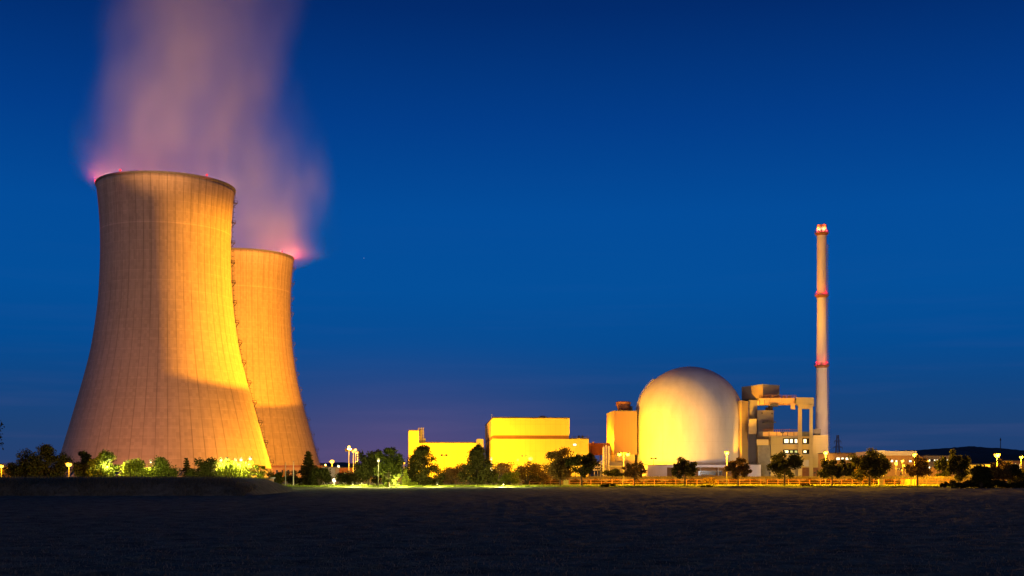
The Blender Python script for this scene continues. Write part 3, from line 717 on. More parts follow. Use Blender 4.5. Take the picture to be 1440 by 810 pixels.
# lock tower behind
T = Thing('lock_tower', 'grey brown concrete tower between slab and crane legs', 'building', (X(1072,650),650,0))
T.part('wall', MB().prism(plan((1065,648),(1088,650),(1084,668),(1055,668)), 0, Z(577,650)), mt['grey_wall'])
T.part('upper_wall', MB().prism(plan((1052.5,652),(1064.9,652),(1064.9,668),(1052.5,668)), 0, Z(562,650)), mt['grey_wall'])
T.part('balcony', MB().prism(plan((1053,640),(1064,640),(1064,647.9),(1053,647.9)), Z(610,640), Z(589,640)), mt['grey_wall'])
T.part('wing_wall', MB().prism(plan((1066,640),(1083,640),(1083,647.9),(1064,647.9)), 0, Z(626,640)), mt['conc_dark'])
T.part('corbel', MB().prism(plan((1064,637),(1081,637),(1081,647.9),(1064,647.9)), Z(626,640)+.01, Z(618,640)), mt['beige'])
mb = MB()
for py in (594.5,): mb.box(X(1073,646),X(1091,646),645,647.8,Z(py,646),Z(py,646)+.5)
for px in (1073,1079,1085,1090): mb.tube([W(px,594.5,645.2),W(px,591.5,645.2)],.08,4)
mb.tube([W(1073,591.5,645.2),W(1090,591.5,645.2)],.08,4)
T.part('gallery', mb, mt['dark_steel'])
T.part('vent_pipe', MB().tube([W(1079,577,655),W(1079,573,655)],1.1,10).tube([W(1083.5,577,655),W(1083.5,570.5,655)],1.3,10), mt['dark_steel'])
for px,py in ((1071,581.5),(1085,582.5)): T.part('wall_opening', MB().box(X(px,648),X(px+2,648),648.2,648.9,Z(py,648),Z(py-1.3,648)), mt['dark_glass'])
T.part('pale_annex', MB().prism(plan((1052,612),(1070,612),(1069,634),(1049,634)), 0, Z(653.5,612)), mt['white_wall'])
mb = MB(); 
for k in range(14): mb.box(X(1053+k*1.2,614),X(1053.7+k*1.2,614),614,614.4,Z(653.5,612)+.02,Z(653.5-rng.uniform(1,4),612))
T.part('roof_equipment', mb, mt['dark_steel'])
# crane gantry
T = Thing('gantry_crane', 'heavy concrete gantry with two legs and a long orange girder', 'crane', (X(1132,640),640,0))
zg0, zg1 = Z(568,640), Z(560,640)
T.part('girder', MB().prism(plan((1067,641),(1117,636),(1119,641),(1069,647)), zg0, zg1), mt['girder'])
T.part('girder', MB().prism(plan((1065,652),(1119,647),(1121,651.5),(1067,657)), zg0, zg1), mt['girder'])
T.part('head_beam', MB().prism(plan((1119.3,635),(1144,638),(1145,652),(1121.2,651)), Z(569.5,638), Z(559,638)), mt['beige'])
T.part('bracket', MB().prism(plan((1112,635.5),(1118,635),(1118,641),(1112,641.5)), Z(575,636), zg0-.01), mt['girder'])
for a_,b_ in ((1122,1127.8),(1138.2,1143)):
    T.part('leg', MB().prism(plan((a_,636),(b_,636.6),(b_,642),(a_,641)), 0, Z(569.5,638)-.01), mt['beige'])
T.part('cross_beam', MB().prism(plan((1127.9,637.4),(1138.1,638),(1138.1,641),(1127.9,641)), Z(575,638), Z(569.5,638)-.02), mt['beige'])
mb = MB()
for i in range(24):
    px = 1068+i*2.25; mb.tube([W(px,560.0,641-i*.2),W(px,555.6,641-i*.2)],.09,4)
for py in (555.7,557.8): mb.tube([W(1068,py,641),W(1120,py,636.4)],.09,4)
for i in range(6): 
    px = 1072+i*7.3; mb.box(X(px,643),X(px+3.2,643),642,645,zg1+.02,Z(556.8,643))
T.part('walkway_railing', mb, mt['rust'])
for i in range(8):
    mb = MB(); px = 1070+i*6.4; mb.box(X(px,637),X(px+.7,637),640.6-i*.55,641.4-i*.55-.75*0,zg0-.3,zg0+2.2)
    T.part('stiffener', mb, mt['dark_steel'])
T.part('hanger', MB().prism(plan((1083,638),(1094,637),(1094,645),(1083,646)), Z(571.3,640), zg0-.02), mt['dark_steel'])
# lower deck
T.part('lower_deck', MB().prism(plan((1073,634),(1121.8,634),(1121.8,640),(1073,640)), Z(613,636), Z(607.5,636)), mt['girder'])
mb = MB()
for i in range(18):
    px = 1074+i*2.75; mb.tube([W(px,607.4,634.3),W(px,603.8,634.3)],.07,4)
mb.tube([W(1073.5,603.9,634.3),W(1121,603.9,634.3)],.08,4)
T.part('deck_railing', mb, mt['rust'])
for px in (1081,1092,1100,1107,1116):
    mb = MB().box(X(px,633.8),X(px+.8,633.8),633.6,633.95,Z(613,634),Z(607.6,634))
    if px == 1100: mb.box(X(1097.5,633.8),X(1102.5,633.8),633.5,633.94,Z(609.3,634),Z(607.5,634))
    T.part('deck_brace', mb, mt['dark_steel'])
# office under the gantry
Y0 = 646
T = Thing('office_block', 'pale yellow office block under the gantry with two rows of lit windows', 'building', (X(1112,Y0),Y0,0))
T.part('wall', MB().prism(plan((1082,Y0),(1143.2,Y0),(1141,Y0+22),(1078,Y0+22)), 0, Z(613.5,Y0)), mt['beige'])
T.part('plant_deck', MB().prism(plan((1128,Y0+1),(1139,Y0+1),(1139,Y0+6),(1128,Y0+6)), Z(613.5,Y0)+.01, Z(607,Y0)), mt['conc_dark'])
for y0,y1 in ((624.3,616.3),(638.2,632.2)):
    for a_,b_,panes in ((1101,1122,[(1103,1108.5,0),(1111,1114.6,0),(1117.6,1121,0)]),(1128.2,1138,[(1130,1133.8,0)])):
        w = T.part('window', MB().box(X(a_,Y0),X(b_,Y0),Y0-.12,Y0-.02,Z(y0,Y0),Z(y1,Y0)), mt['dark_glass'])
        for q,(c0,c1_,g_) in enumerate(panes):
            m_ = mt['lit_green'] if (y0>630 and 0<q) else mt['lit_pane']
            T.part('lit_pane', MB().box(X(c0,Y0),X(c1_,Y0),Y0-.2,Y0-.125,Z(y0-1.6,Y0),Z(y1+1.4,Y0)), m_, parent=w)
        T.part('sill', MB().box(X(a_,Y0)-.1,X(b_,Y0)+.1,Y0-.35,Y0-.02,Z(y0,Y0)-.3,Z(y0,Y0)-.01), mt['conc'], parent=w)
T.part('roller_gate', MB().box(X(1128.2,Y0),X(1138,Y0),Y0-.1,Y0-.02,0,Z(657.5,Y0)), mt['rust'])
T.part('pale_panel', MB().box(X(1129,Y0),X(1137.5,Y0),Y0-.12,Y0-.02,Z(656,Y0),Z(647,Y0)), mt['white_wall'])
T.part('downpipe', MB().tube([(X(1083.5,Y0),Y0-.3,0),(X(1083.5,Y0),Y0-.3,Z(614,Y0))],.18,6), mt['steel'])
Y0 = 642
T = Thing('windowless_block', 'tall windowless pale yellow block at the foot of the chimney', 'building', (X(1154,Y0),Y0,0))
T.part('wall', MB().prism(plan((1143.3,Y0),(1164.5,Y0),(1162,Y0+20),(1143.3,Y0+20)), 0, Z(612,Y0)), mt['beige'])
T.part('roof_house', MB().prism(plan((1143.5,Y0+2),(1154.5,Y0+2),(1154,Y0+8),(1143.5,Y0+8)), Z(612,Y0)+1.0, Z(603,Y0)), mt['grey_wall'])
T.part('roof_gap', MB().prism(plan((1144,Y0+3),(1154,Y0+3),(1153.6,Y0+7),(1144,Y0+7)), Z(612,Y0)+.01, Z(612,Y0)+.99), mt['dark_steel'])
T.part('gate', MB().box(X(1143.6,Y0),X(1158,Y0),Y0-.1,Y0-.02,0,Z(657.5,Y0)), mt['rust'])
floodlight('roof floodlight aimed at the hoist house', (110,605,8.6), (133,656,46), 560000, 19, SOD, 1.0, .4, 6.9)
floodlight('wall washing floodlight at the foot of the stair slab', (117.5,633.5,2), (122,643,24), 90000, 30, SOD, .8)
floodlight('floodlight lighting the front of the office block', (146,583,3), (148,646,12), 80000, 90, (1,.62,.13), .8)
floodlight('floodlight under the crane girder aimed upwards', (128,600,3), (143,640,41), 120000, 30, SOD, .6)

# chimney
Y0 = 672; SX = X(1155.5,Y0)
T = Thing('tall_chimney', 'slender pale chimney with three rings of red lamps', 'chimney', (SX,Y0,0))
ht = Z(320,Y0); rb, rt = 10.0/1700*Y0, 6.6/1700*Y0
def cr_(z): return rb+(rt-rb)*min(1,z/(ht*.62))**.8 if z < ht*.62 else rt
zs = [ht*i/40 for i in range(41)]
T.part('shaft', MB().lathe([(cr_(z),z) for z in zs]+[(cr_(ht)-.4,ht),(cr_(ht)-.4,ht-6)][:1],48,(SX,Y0,0)), mt['stack'], smooth=True)
T.part('cap', MB().lathe([(rt-.8,ht+.01),(rt+.12,ht+.01),(rt+.12,ht+1.4),(rt-.8,ht+1.4)],40,(SX,Y0,0),closed=True), mt['rust'])
T.part('lightning_rod', MB().tube([(SX+1.6,Y0,ht+1),(SX+1.6,Y0,ht+2.6)],.12,5), mt['steel'])
for py in (328.5,416,514.5):
    z = Z(py,Y0); r_ = cr_(z)
    mb = MB().lathe([(r_+.02,z),(r_+1.25,z),(r_+1.25,z+.25),(r_+.02,z+.25)],40,(SX,Y0,0),closed=True)
    mb.lathe([(r_+.02,z-1.2),(r_+.1,z-1.2),(r_+1.1,z-.02),(r_+.9,z-.02)],40,(SX,Y0,0),closed=True)
    pl = T.part('platform', mb, mt['rust'])
    mb = MB()
    for k in range(24):
        a = 2*math.pi*k/24; mb.tube([(SX+(r_+1.2)*math.cos(a),Y0+(r_+1.2)*math.sin(a),z+.25),(SX+(r_+1.2)*math.cos(a),Y0+(r_+1.2)*math.sin(a),z+1.4)],.05,4)
    for dz in (.8,1.4): mb.lathe([(r_+1.16,z+dz-.05),(r_+1.24,z+dz-.05),(r_+1.24,z+dz+.05),(r_+1.16,z+dz+.05)],40,(SX,Y0,0),closed=True)
    T.part('railing', mb, mt['dark_steel'], parent=pl)
    for a in (R(-150),R(-65),R(20)):
        p = Vector((SX+(r_+1.0)*math.cos(a),Y0+(r_+1.0)*math.sin(a),z+1.9))
        wl = T.part('warning_light', MB().ball(p,.4,8), mt['red_bulb'], smooth=True)
        T.light('POINT', p+Vector((.75*math.cos(a),.75*math.sin(a),-.3)), RED, 800, .2)
    if py < 400:
        for a in (R(-150),R(-70)):
            p = Vector((SX+(r_+.12)*math.cos(a),Y0+(r_+.12)*math.sin(a),z+2.9))
            T.part('top_lamp', MB().ball(p,.5,8), mt['sodium'], smooth=True)
            T.light('POINT', p+Vector((1.3*math.cos(a),1.3*math.sin(a),0)), (1,.3,.12), 1200, .2)
mb = MB(); la = R(-4)
def lp(z,off,side): r_=cr_(z)+off; return (SX+r_*math.cos(la)-side*math.sin(la), Y0+r_*math.sin(la)+side*math.cos(la), z)
for s_ in (-.35,.35): mb.tube([lp(4+i*4.2,.5,s_) for i in range(31)],.07,4)
for i in range(130): mb.tube([lp(4+i*.98,.5,-.35),lp(4+i*.98,.5,.35)],.045,4)
for i in range(90): z = 5+i*1.4; mb.tube([lp(z,.3,-.4),lp(z,1.1,-.4),lp(z,1.3,0),lp(z,1.1,.4),lp(z,.3,.4)],.06,4)
T.part('ladder', mb, mt['steel'])
floodlight('floodlight aimed up the left side of the chimney', (128,560,4), (SX-3,668,110), 720000, 28, SOD, .8)

floodlight('floodlight at the right of the chimney foot', (190,600,3), (SX,668,40), 160000, 60, (1,.60,.32), .8)
# far pylon and hill mast
def lattice(name, label, cat, px, ytop, Y, wb, wt, arms):
    b = Vector((X(px,Y),Y,0)); h = Z(ytop,Y); T = Thing(name,label,cat,b)
    mb = MB(); n = 9
    def cn(t): w_ = wb+(wt-wb)*t**.7; return [b+Vector((sx*w_/2,sy*w_/2,h*t)) for sx,sy in ((-1,-1),(1,-1),(1,1),(-1,1))]
    for i in range(n):
        p0,p1 = cn(i/n),cn((i+1)/n)
        for k in range(4):
            k2=(k+1)%4; mb.tube([p0[k],p1[k]],.28,4); mb.tube([p0[k],p1[k2]],.16,4); mb.tube([p0[k2],p1[k]],.16,4); mb.tube([p1[k],p1[k2]],.16,4)
    T.part('lattice', mb, mt['steel'])
    for t,wd in arms:
        z = h*t; mb = MB()
        for s_ in (-1,1):
            for sy in (-1,1): mb.tube([b+Vector((s_*wt/2,sy*wt/2,z)),b+Vector((s_*wd,0,z))],.2,4)
            mb.tube([b+Vector((s_*wt/2,0,z+h*.04)),b+Vector((s_*wd,0,z))],.2,4)
            mb.tube([b+Vector((s_*wd,0,z)),b+Vector((s_*wd,0,z-2.5))],.2,4)
        T.part('crossarm', mb, mt['steel'])
    return T
lattice('transmission_pylon','lattice pylon with three arms right of the chimney','pylon',1178,612,1150,7.5,1.6,[(.55,5.0),(.70,4.4),(.85,3.2)])
T = Thing('radio_mast','thin dark mast on the hill at the right','mast',(X(1407,2500),2500,Z(632,2500)))
T.part('pole', MB().tube([(X(1407,2500),2500,Z(634,2500)),W(1407,615.5,2500)],[1.0,.6],8), mt['dark_steel'])
T.part('antenna_drum', MB().lathe([(.9,0),(1.3,.6),(1.3,4),(.9,4.6)],12,tuple(W(1407,620,2500))), mt['dark_steel'])

# right-hand low buildings
def low_building(name, label, Y, x0,x1,yt,depth, wall, roof='roof', wins=(), lit='lit_pane', fascia=None, skew=0):
    T = Thing(name,label,'building',(X((x0+x1)/2,Y),Y,0))
    zt_ = Z(yt,Y); pl = [(X(x0,Y),Y),(X(x1,Y),Y),(X(x1,Y)+skew,Y+depth),(X(x0,Y)+skew,Y+depth)]
    T.part('wall', MB().prism(pl,0,zt_), mt[wall])
    f = fascia or .35
    T.part('roof', MB().prism([(pl[0][0]-.3,Y-.4),(pl[1][0]+.3,Y-.4),(pl[2][0]+.3,Y+depth),(pl[3][0]-.3,Y+depth)],zt_+.01,zt_+f), mt[roof])
    for a_,b_,y0,y1,l in wins:
        w = T.part('window', MB().box(X(a_,Y),X(b_,Y),Y-.1,Y-.02,Z(y0,Y),Z(y1,Y)), mt['dark_glass'])
        T.part('pane', MB().box(X(a_,Y)+.1,X(b_,Y)-.1,Y-.16,Y-.105,Z(y0,Y)+.1,Z(y1,Y)-.1), mt[lit] if l else mt['dark_glass'], parent=w)
    return T
low_building('long_office','long low ochre building with lit windows right of the chimney',600,1165,1214,637.5,20,'ochre',wins=[(1176,1181,647,643.3,1),(1183,1186.5,647,643.3,1),(1189,1193.5,647,643.3,1),(1195,1200,647,643.3,1),(1203,1207,647,643.3,0)])
low_building('service_hall','broad hall with a thick white roof edge at the right',540,1231,1288,640.5,30,'ochre','white_wall',wins=[(1252,1256,650,646.5,1),(1259,1262,650,647,1),(1278,1282,650,647,1),(1247,1250,659,654,1),(1262,1268,661,658,0)],fascia=2.0)
T = low_building('side_hall','bright yellow wall at the left of the white roofed hall',532,1231,1243,640.2,6,'yellow_clad','white_wall',fascia=2.1)
low_building('beige_office','low beige office with a row of tiny windows below the hill',640,1301,1344,641,18,'beige',wins=[(1306+i*3.6,1308+i*3.6,649,646,1 if i in(0,2,3,5,7) else 0) for i in range(9)]+[(1306,1308,660,656,1),(1309.5,1312,660,656,1)])
low_building('orange_shed','low orange shed in front of the beige office',520,1318,1341,657,8,'ochre',wins=[(1324,1326.5,666,660,0),(1331,1333.5,666,660,0)])
low_building('yellow_shed','long bright yellow shed behind the dark square bush',520,1360,1397,653.5,12,'yellow_clad')
low_building('end_building','building with tall lit windows at the far right edge',430,1424,1446,648.5,14,'ochre',wins=[(1427,1429,656,651,1),(1433,1435,660,652,1)],lit='lit_warm')
# left low buildings
low_building('pump_house','long low orange building between the two cooling towers and lamps',500,383,452,657.5,14,'ochre',roof='rust',wins=[(388+i*8,391+i*8,665,661,0) for i in range(7)],fascia=.9)
low_building('pale_shed','pale grey shed behind the round dark tree',330,455,471,658.5,8,'white_wall',roof='conc',wins=[(463,465,672,668,0)])
low_building('brown_wall_shed','low reddish shed at the foot of the nearer tower',262,346,379,673.5,5,'rust',roof='dark_steel',wins=[(352,355,680,676,0),(364,367,680,676,0)])
low_building('far_shed','distant low red shed behind the orange lamp',620,452,520,658,12,'rust')
for (pos,aim,pw,ang,lab) in [((X(1236,505),500,3),(X(1238,535),534,7),26000,110,'floodlight before the bright yellow end wall at the right'),
                         ((X(1378,490),480,2.5),(X(1378,520),520,5),42000,120,'floodlight before the long yellow shed'),
                         ((X(1190,570),565,2.5),(X(1190,600),600,6),26000,120,'floodlight before the long ochre building'),
                         ((X(1262,510),505,2.5),(X(1262,540),540,8),34000,130,'floodlight before the white roofed hall'),
                         ((X(1325,600),500,2.5),(X(1322,640),640,7),70000,90,'floodlight before the beige office'),
                         ((X(415,470),468,2.5),(X(420,500),500,4),40000,140,'floodlight before the orange pump house')]:
    floodlight(lab, pos, aim, pw*.85, ang, SODP, .6)
floodlight('added unseen floodlight aimed up at the steam of the nearer tower', (-150,332,3), (c1[0]+8,c1[1],210), 7800000, 19, (1,.44,.12), .9, 2.0)  # both steam floodlights are added only to brighten the plumes
floodlight('added unseen floodlight aimed up at the steam of the farther tower', (-14,350,3), (c2[0]+14,c2[1],190), 9500000, 12, (1,.44,.12), .9, 2.0)

# ------------------------------------------------------------------ fence, bank, cabinets, poles
def mesh_fence(label, x0, x1, Y, h, step, group='perimeter fences'):
    T = Thing('perimeter_fence', label, 'fence', (x0,Y,0), group)
    n = int((x1-x0)/step)
    for i in range(n+1):
        x = x0+i*step
        T.part('post', MB().tube([(x,Y,0),(x,Y,h+.1)],.07,6), mt['rust'])
    mb = MB()
    for z in (h, h*.5, .12): mb.tube([(x0,Y,z),(x1,Y,z)],.045,4)
    T.part('rail', mb, mt['rust'])
    mb = MB(); k = int((x1-x0)/.28)
    for i in range(k): x = x0+(i+.5)*.28; mb.box(x-.012,x+.012,Y-.012,Y+.012,.12,h)
    T.part('mesh_panel', mb, mt['dark_steel'])
mesh_fence('left stretch of fence from the green hedge to the yellow cabinet', X(640,296), X(790,296), 296, 1.25, 2.6)
mesh_fence('middle stretch of fence before the dome', X(801,296), X(1075,296), 296, 1.3, 2.6)
mesh_fence('right stretch of fence before the chimney and low buildings', X(1079,296), X(1340,296), 296, 1.3, 2.6)
# planted bank behind the fence
bk = MB(); nx = 120
for i in range(nx+1):
    x = X(700,316)+(X(1400,316)-X(700,316))*i/nx
    for yy,z in ((309,0),(311,1.2),(313,1.75),(317,1.9),(325,0)): bk.v.append((x,yy+nrg.normal()*.1,z+nrg.normal()*.06 if z else -.05))
for i in range(nx):
    for k in range(4): bk.f.append((5*i+k,5*i+5+k,5*i+6+k,5*i+1+k))
tag(bk.build('embankment', mat('dry_bank_turf',(.20,.15,.08),rough=1,var=.45,scale=.8,bump=.6), smooth=True), kind='structure')
g = MB(); P = []
for k in range(24000):
    x = rng.uniform(X(705,316),X(1395,316)); yy = rng.uniform(309.3,320); z = np.interp(yy,[309,311,313,317,325],[0,1.2,1.75,1.9,0]); P.append((x,yy,z-.03))
blades(g, P, .38, .05)
tag(g.build('bank_grass', leafmat('dry_bank_grass',(.20,.16,.06),trans=.4)), 'dry lit grass on the bank behind the fence', 'grass', kind='stuff')

def cabinet(label, x0,x1,y0,Y):
    T = Thing('utility_cabinet', label, 'cabinet', (X((x0+x1)/2,Y),Y,0), 'yellow cabinets at the fence')
    a,b_,h = X(x0,Y),X(x1,Y),Z(y0,Y)
    T.part('body', MB().box(a,b_,Y,Y+.6,.12,h), mt['yellow_box']); T.part('plinth', MB().box(a+.05,b_-.05,Y+.05,Y+.55,-.02,.118), mt['conc'])
    T.part('roof', MB().box(a-.08,b_+.08,Y-.08,Y+.68,h+.002,h+.09), mt['conc'])
    for k in (0,1):
        m0 = a+(b_-a)*(.04+.48*k); d = T.part('door', MB().box(m0,m0+(b_-a)*.44,Y-.04,Y-.003,.2,h-.08), mt['yellow_box'])
        T.part('handle', MB().box(m0+(b_-a)*(.38 if k==0 else .04),m0+(b_-a)*(.41 if k==0 else .07),Y-.08,Y-.042,h*.5,h*.6), mt['dark_steel'], parent=d)
cabinet('yellow cabinet right of the rusty round tree', 792.5,799.5,675,283)
cabinet('yellow cabinet under the big dark tree at the right', 1236,1243,674.5,283)
T = Thing('barrier_gate','red and orange barrier panels at the fence on the right','gate',(X(1275,292),292,0))
for a_,b_,m_ in ((1267,1271.5,'red_paint'),(1272,1279.6,'orange_flag'),(1280,1282.6,'red_paint'),(1283,1288,'orange_flag')):
    T.part('panel', MB().box(X(a_,292),X(b_,292),291.9,292,.25,Z(674,292)), mt[m_])
T.part('gate_frame', MB().tube([(X(1266.5,292),292.15,0),(X(1266.5,292),292.15,2.0),(X(1288.5,292),292.15,2.0),(X(1288.5,292),292.15,0)],.06,6), mt['dark_steel'])
# flag poles
for px,yt,lab,flag in ((401.5,651,'thin flagpole with a limp orange flag',1),(412.7,649.5,'pale bare flagpole right of the flagged one',0)):
    Y = 272; p = W(px,yt,Y); b = Vector((p.x,Y,0)); T = Thing('flagpole',lab,'flagpole',b)
    T.part('pole', MB().tube([b,p],[.10,.06] if flag else [.14,.09],8), mt['steel'] if flag else mt['white_wall']); T.part('finial', MB().ball(p+Vector((0,0,.08)),.13,6), mt['steel'], smooth=True)
    if flag:
        mb = MB(); nz=8
        for i in range(nz+1):
            z = p.z-1.2-i*.22
            for k in range(5): mb.v.append((p.x-.04-.16*k*(1-.25*math.sin(i*.5)), Y+.08*math.sin(k*1.9+i*.3), z-.05*k))
        for i in range(nz):
            for k in range(4): mb.f.append((5*i+k,5*i+k+1,5*i+5+k+1,5*i+5+k))
        T.part('flag', mb, mt['orange_flag'])
    T.part('base', MB().lathe([(.3,0),(.3,.15),(.16,.3)],12,b), mt['conc'])

# ------------------------------------------------------------------ trees and shrubs
def clump_pts(c, r, n, flat=1.0):
    p = nrg.normal(size=(n,3)); p /= np.linalg.norm(p,axis=1,keepdims=True)
    p *= (r*nrg.random((n,1))**.45)*nrg.uniform(.75,1.15,(n,1)); p[:,2] *= flat
    return np.asarray(c)+p
def round_tree(base, h, w, th, n=1500, K=36, leaf=.2, sparse=1.0):
    crown = []; tr = MB(); b = Vector(base); zc = (th+h)/2; rz = (h-th)/2; rx = w/2
    lean = Vector((rng.uniform(-.06,.06)*h, rng.uniform(-.06,.06)*h,0))
    fork = b+Vector((0,0,th*.95))+lean*.3
    r0 = .024*h+.02; tr.tube([b-Vector((0,0,.1)), b+Vector((0,0,th*.5))+lean*.1, fork],[r0*1.25,r0,r0*.8],8)
    tr.tube([fork, b+Vector((0,0,zc))+lean*.7, b+Vector((0,0,h*.92))+lean],[r0*.8,r0*.5,r0*.12],6)
    for k in range(K):
        d = nrg.normal(size=3); d /= np.linalg.norm(d); q = nrg.random()**.4*.80
        c = np.array(b)+np.array([d[0]*rx*q+lean.x*.8, d[1]*rx*q+lean.y*.8, zc+d[2]*rz*q]) - np.array([0,0,b.z])+np.array([0,0,b.z])
        cr = rng.uniform(.22,.42)*min(rx,rz)*sparse
        crown.append(clump_pts(c, cr, int(n/K*(cr/(.32*min(rx,rz)))), .8))
        if k % 2 == 0:
            m = (Vector(c)+fork)/2+Vector((0,0,-.08*h)); tr.tube([fork+Vector((0,0,rng.uniform(0,.5)*(zc-th))), m, Vector(c)],[r0*.4,r0*.25,r0*.08],5)
    return tr, np.concatenate(crown), leaf
def conifer(base, h, w, n=1500, leaf=.17, drop=.25):
    b = Vector(base); tr = MB().tube([b-Vector((0,0,.1)),b+Vector((0,0,h*.5)),b+Vector((0,0,h*.98))],[.025*h,.016*h,.004*h],8); C = []
    lv = 13
    for i in range(lv):
        t = i/(lv-1); z = h*(.10+.88*t); L_ = (1-t)**.85*w/2*rng.uniform(.75,1.15)+.1
        nb = 7 if t < .7 else 5
        for k in range(nb):
            a = rng.uniform(0,6.28); ll = L_*rng.uniform(.65,1.1)
            e = b+Vector((math.cos(a)*ll, math.sin(a)*ll, z-drop*ll)); s = b+Vector((0,0,z))
            tr.tube([s,e],[.006*h,.002*h],4)
            m = max(4,int(n/(lv*6)*(.4+1.2*(1-t)))); q = nrg.random((m,1))**.7
            C.append(np.array(s)+(np.array(e)-np.array(s))*q+nrg.normal(size=(m,3))*np.array([.10,.10,.08])*w*.35)
    return tr, np.concatenate(C), leaf
def pine(base, h, w, n=1800, leaf=.17):
    b = Vector(base); tr = MB().tube([b-Vector((0,0,.1)),b+Vector((.1,0,h*.4)),b+Vector((-.1,.1,h*.95))],[.026*h,.018*h,.006*h],8); C = []
    for i in range(100):
        t = .14+.84*((i+rng.random())/100)**1.25; z = h*t; pw = np.interp(t,[.1,.25,.5,.72,1],[.8,1.0,.82,.50,.14])*w/2
        a = rng.uniform(0,6.28); q = rng.random()**.5*pw*.92
        c = b+Vector((math.cos(a)*q,math.sin(a)*q,z-.06*h*rng.random()))
        cr = rng.uniform(.09,.18)*w*(1.2-.5*t)
        C.append(clump_pts(c, cr, int(n/85), .8)); tr.tube([b+Vector((0,0,z-.1*h)),c],[.007*h,.002*h],4)
    return tr, np.concatenate(C), leaf
def shrub(base, h, w, n=900, leaf=.16, K=14, depth=None):
    b = Vector(base); tr = MB(); C = []; dp = (depth or w)/2
    for k in range(K):
        a = rng.uniform(0,6.28); q = rng.random()**.5*.72
        rr0 = rng.uniform(.24,.42)*min(w,h*1.3)*.6
        zz = rng.uniform(.25,1-rr0/h*.8)*h*(1-.35*q*q)
        c = b+Vector((math.cos(a)*q*w/2,math.sin(a)*q*dp,max(rr0*.6,zz)))
        C.append(clump_pts(c, rr0, int(n/K), .85)); tr.tube([b,(b+c)/2+Vector((0,0,.1*h)),c],[.015*h+.01,.01*h,.004*h],5)
    return tr, np.concatenate(C), leaf

def plant(kind, label, px, ytop, wpx, Y, m, cat=None, group=None, th=None, n=None, leaf=None, name=None, zb=0.0, dpx=None, **kw):
    base = (X(px,Y), Y, zb); h = Z(ytop,Y)-zb; w = wpx/F*Y
    if kind == 'round': tr, C, lf = round_tree(base, h, w, (th*1.15+.06 if th is not None else .34)*h, 2.6*(n or 2600), leaf=leaf or .17, **kw)
    elif kind == 'conifer': tr, C, lf = conifer(base, h, w, 2.6*(n or 2600), leaf or .14)
    elif kind == 'pine': tr, C, lf = pine(base, h, w, 2.4*(n or 3000), leaf or .15)
    else: tr, C, lf = shrub(base, h, w, 2.4*(n or 1500), leaf or .13, **kw)
    cx_ = (np.percentile(C[:,0],1)+np.percentile(C[:,0],99))/2; hw = (np.percentile(C[:,0],99)-np.percentile(C[:,0],1))/2
    C[:,0] = base[0]+(C[:,0]-cx_)*w/2/hw; C[:,1] = base[1]+(C[:,1]-base[1])*w/2/hw
    z0 = np.percentile(C[:,2],1); z1 = np.percentile(C[:,2],99.5); zl = min(z0, base[2]+max(.1,(th or .05))*h) if kind!='shrub' else z0
    C[:,2] = zl+(C[:,2]-z0)*(base[2]+h-zl)/(z1-z0)
    C = C[C[:,2] > zb+.05]; lf *= 1.15
    nm = name or {'round':'round_tree','conifer':'conifer_tree','pine':'pine_tree','shrub':'shrub'}[kind]
    T = Thing(nm, label, cat or ('shrub' if kind=='shrub' else 'tree'), base, group)
    T.part('trunk' if kind!='shrub' else 'stems', tr, mt['bark'], smooth=True)
    T.part('crown' if kind!='shrub' else 'foliage', MB().leaves(C, lf), mt[m])
    return T
gs = 'street trees along the road'
YT = 272
plant('round','dark round street tree, leftmost of the row, left of the yellow halls',518,636,33,YT,'leaf_dark',group=gs,th=.22)
plant('pine','ragged dark pine before the left end of the lower yellow hall',596,628,50,YT,'needle',group=gs,n=4600)
plant('pine','ragged dark pine between the two yellow halls',671,627,46,YT,'needle',group=gs,n=4600)
plant('round','rusty brown round tree before the right of the big hall',788,631,36,YT,'leaf_rust',group=gs,th=.2)
plant('round','dark tree with a thick trunk right of the rusty round tree',818,639,42,YT-3,'leaf_dark',group=gs,th=.36)
plant('round','sparse small tree under the double headed lamp',892,651,31,YT,'leaf_rust',group=gs,th=.34,n=1100,sparse=.85)
plant('round','small round tree before the middle of the dome',963,644,33,YT,'leaf_dark',group=gs,th=.34,n=1800)
plant('round','street tree before the orange slab beside the dome',1038,645,36,YT,'leaf_rust',group=gs,th=.34)
plant('round','round tree before the office with lit windows',1103,637,42,YT,'leaf_dark',group=gs,th=.3)
plant('round','street tree under the lamp at the chimney foot',1170,646,36,YT,'leaf_dark',group=gs,th=.34,n=1900)
plant('round','largest street tree at the right, between the low ochre and white roofed buildings',1223,633,52,YT,'leaf_dark',group=gs,th=.24,n=3800)
plant('round','street tree below the lamp at the white roofed building',1290,642,33,YT,'leaf_rust',group=gs,th=.34,n=1700)
plant('round','narrow upright tree before the hill at the right',1348,634,28,YT,'leaf_dark',group=gs,th=.2)
gt = 'trees at the far right edge'
plant('round','dark tree under the brightest right street lamp',1405,648,30,262,'leaf_rust',group=gt,th=.25,n=1500)
plant('round','low dark tree near the far right lamp',1424,651,26,266,'leaf_dark',group=gt,th=.2,n=1500)
plant('round','dark tree cut off by the right edge of the photo',1446,650,26,268,'leaf_dark',group=gt,th=.2,n=1400)
plant('shrub','tall square dark bush before the yellow shed at the right',1380,655,27,240,'leaf_dark',n=3200,leaf=.15,K=34,depth=4)
gl_ = 'dark trees before the near tower'
plant('round','broad black tree at the far left below the sky',58,628,74,250,'leaf_dark',group=gl_,th=.1,n=6500,K=50)
plant('round','dark slim tree right of the low orange lamp',117,636,22,246,'leaf_dark',group=gl_,th=.1,n=1800)
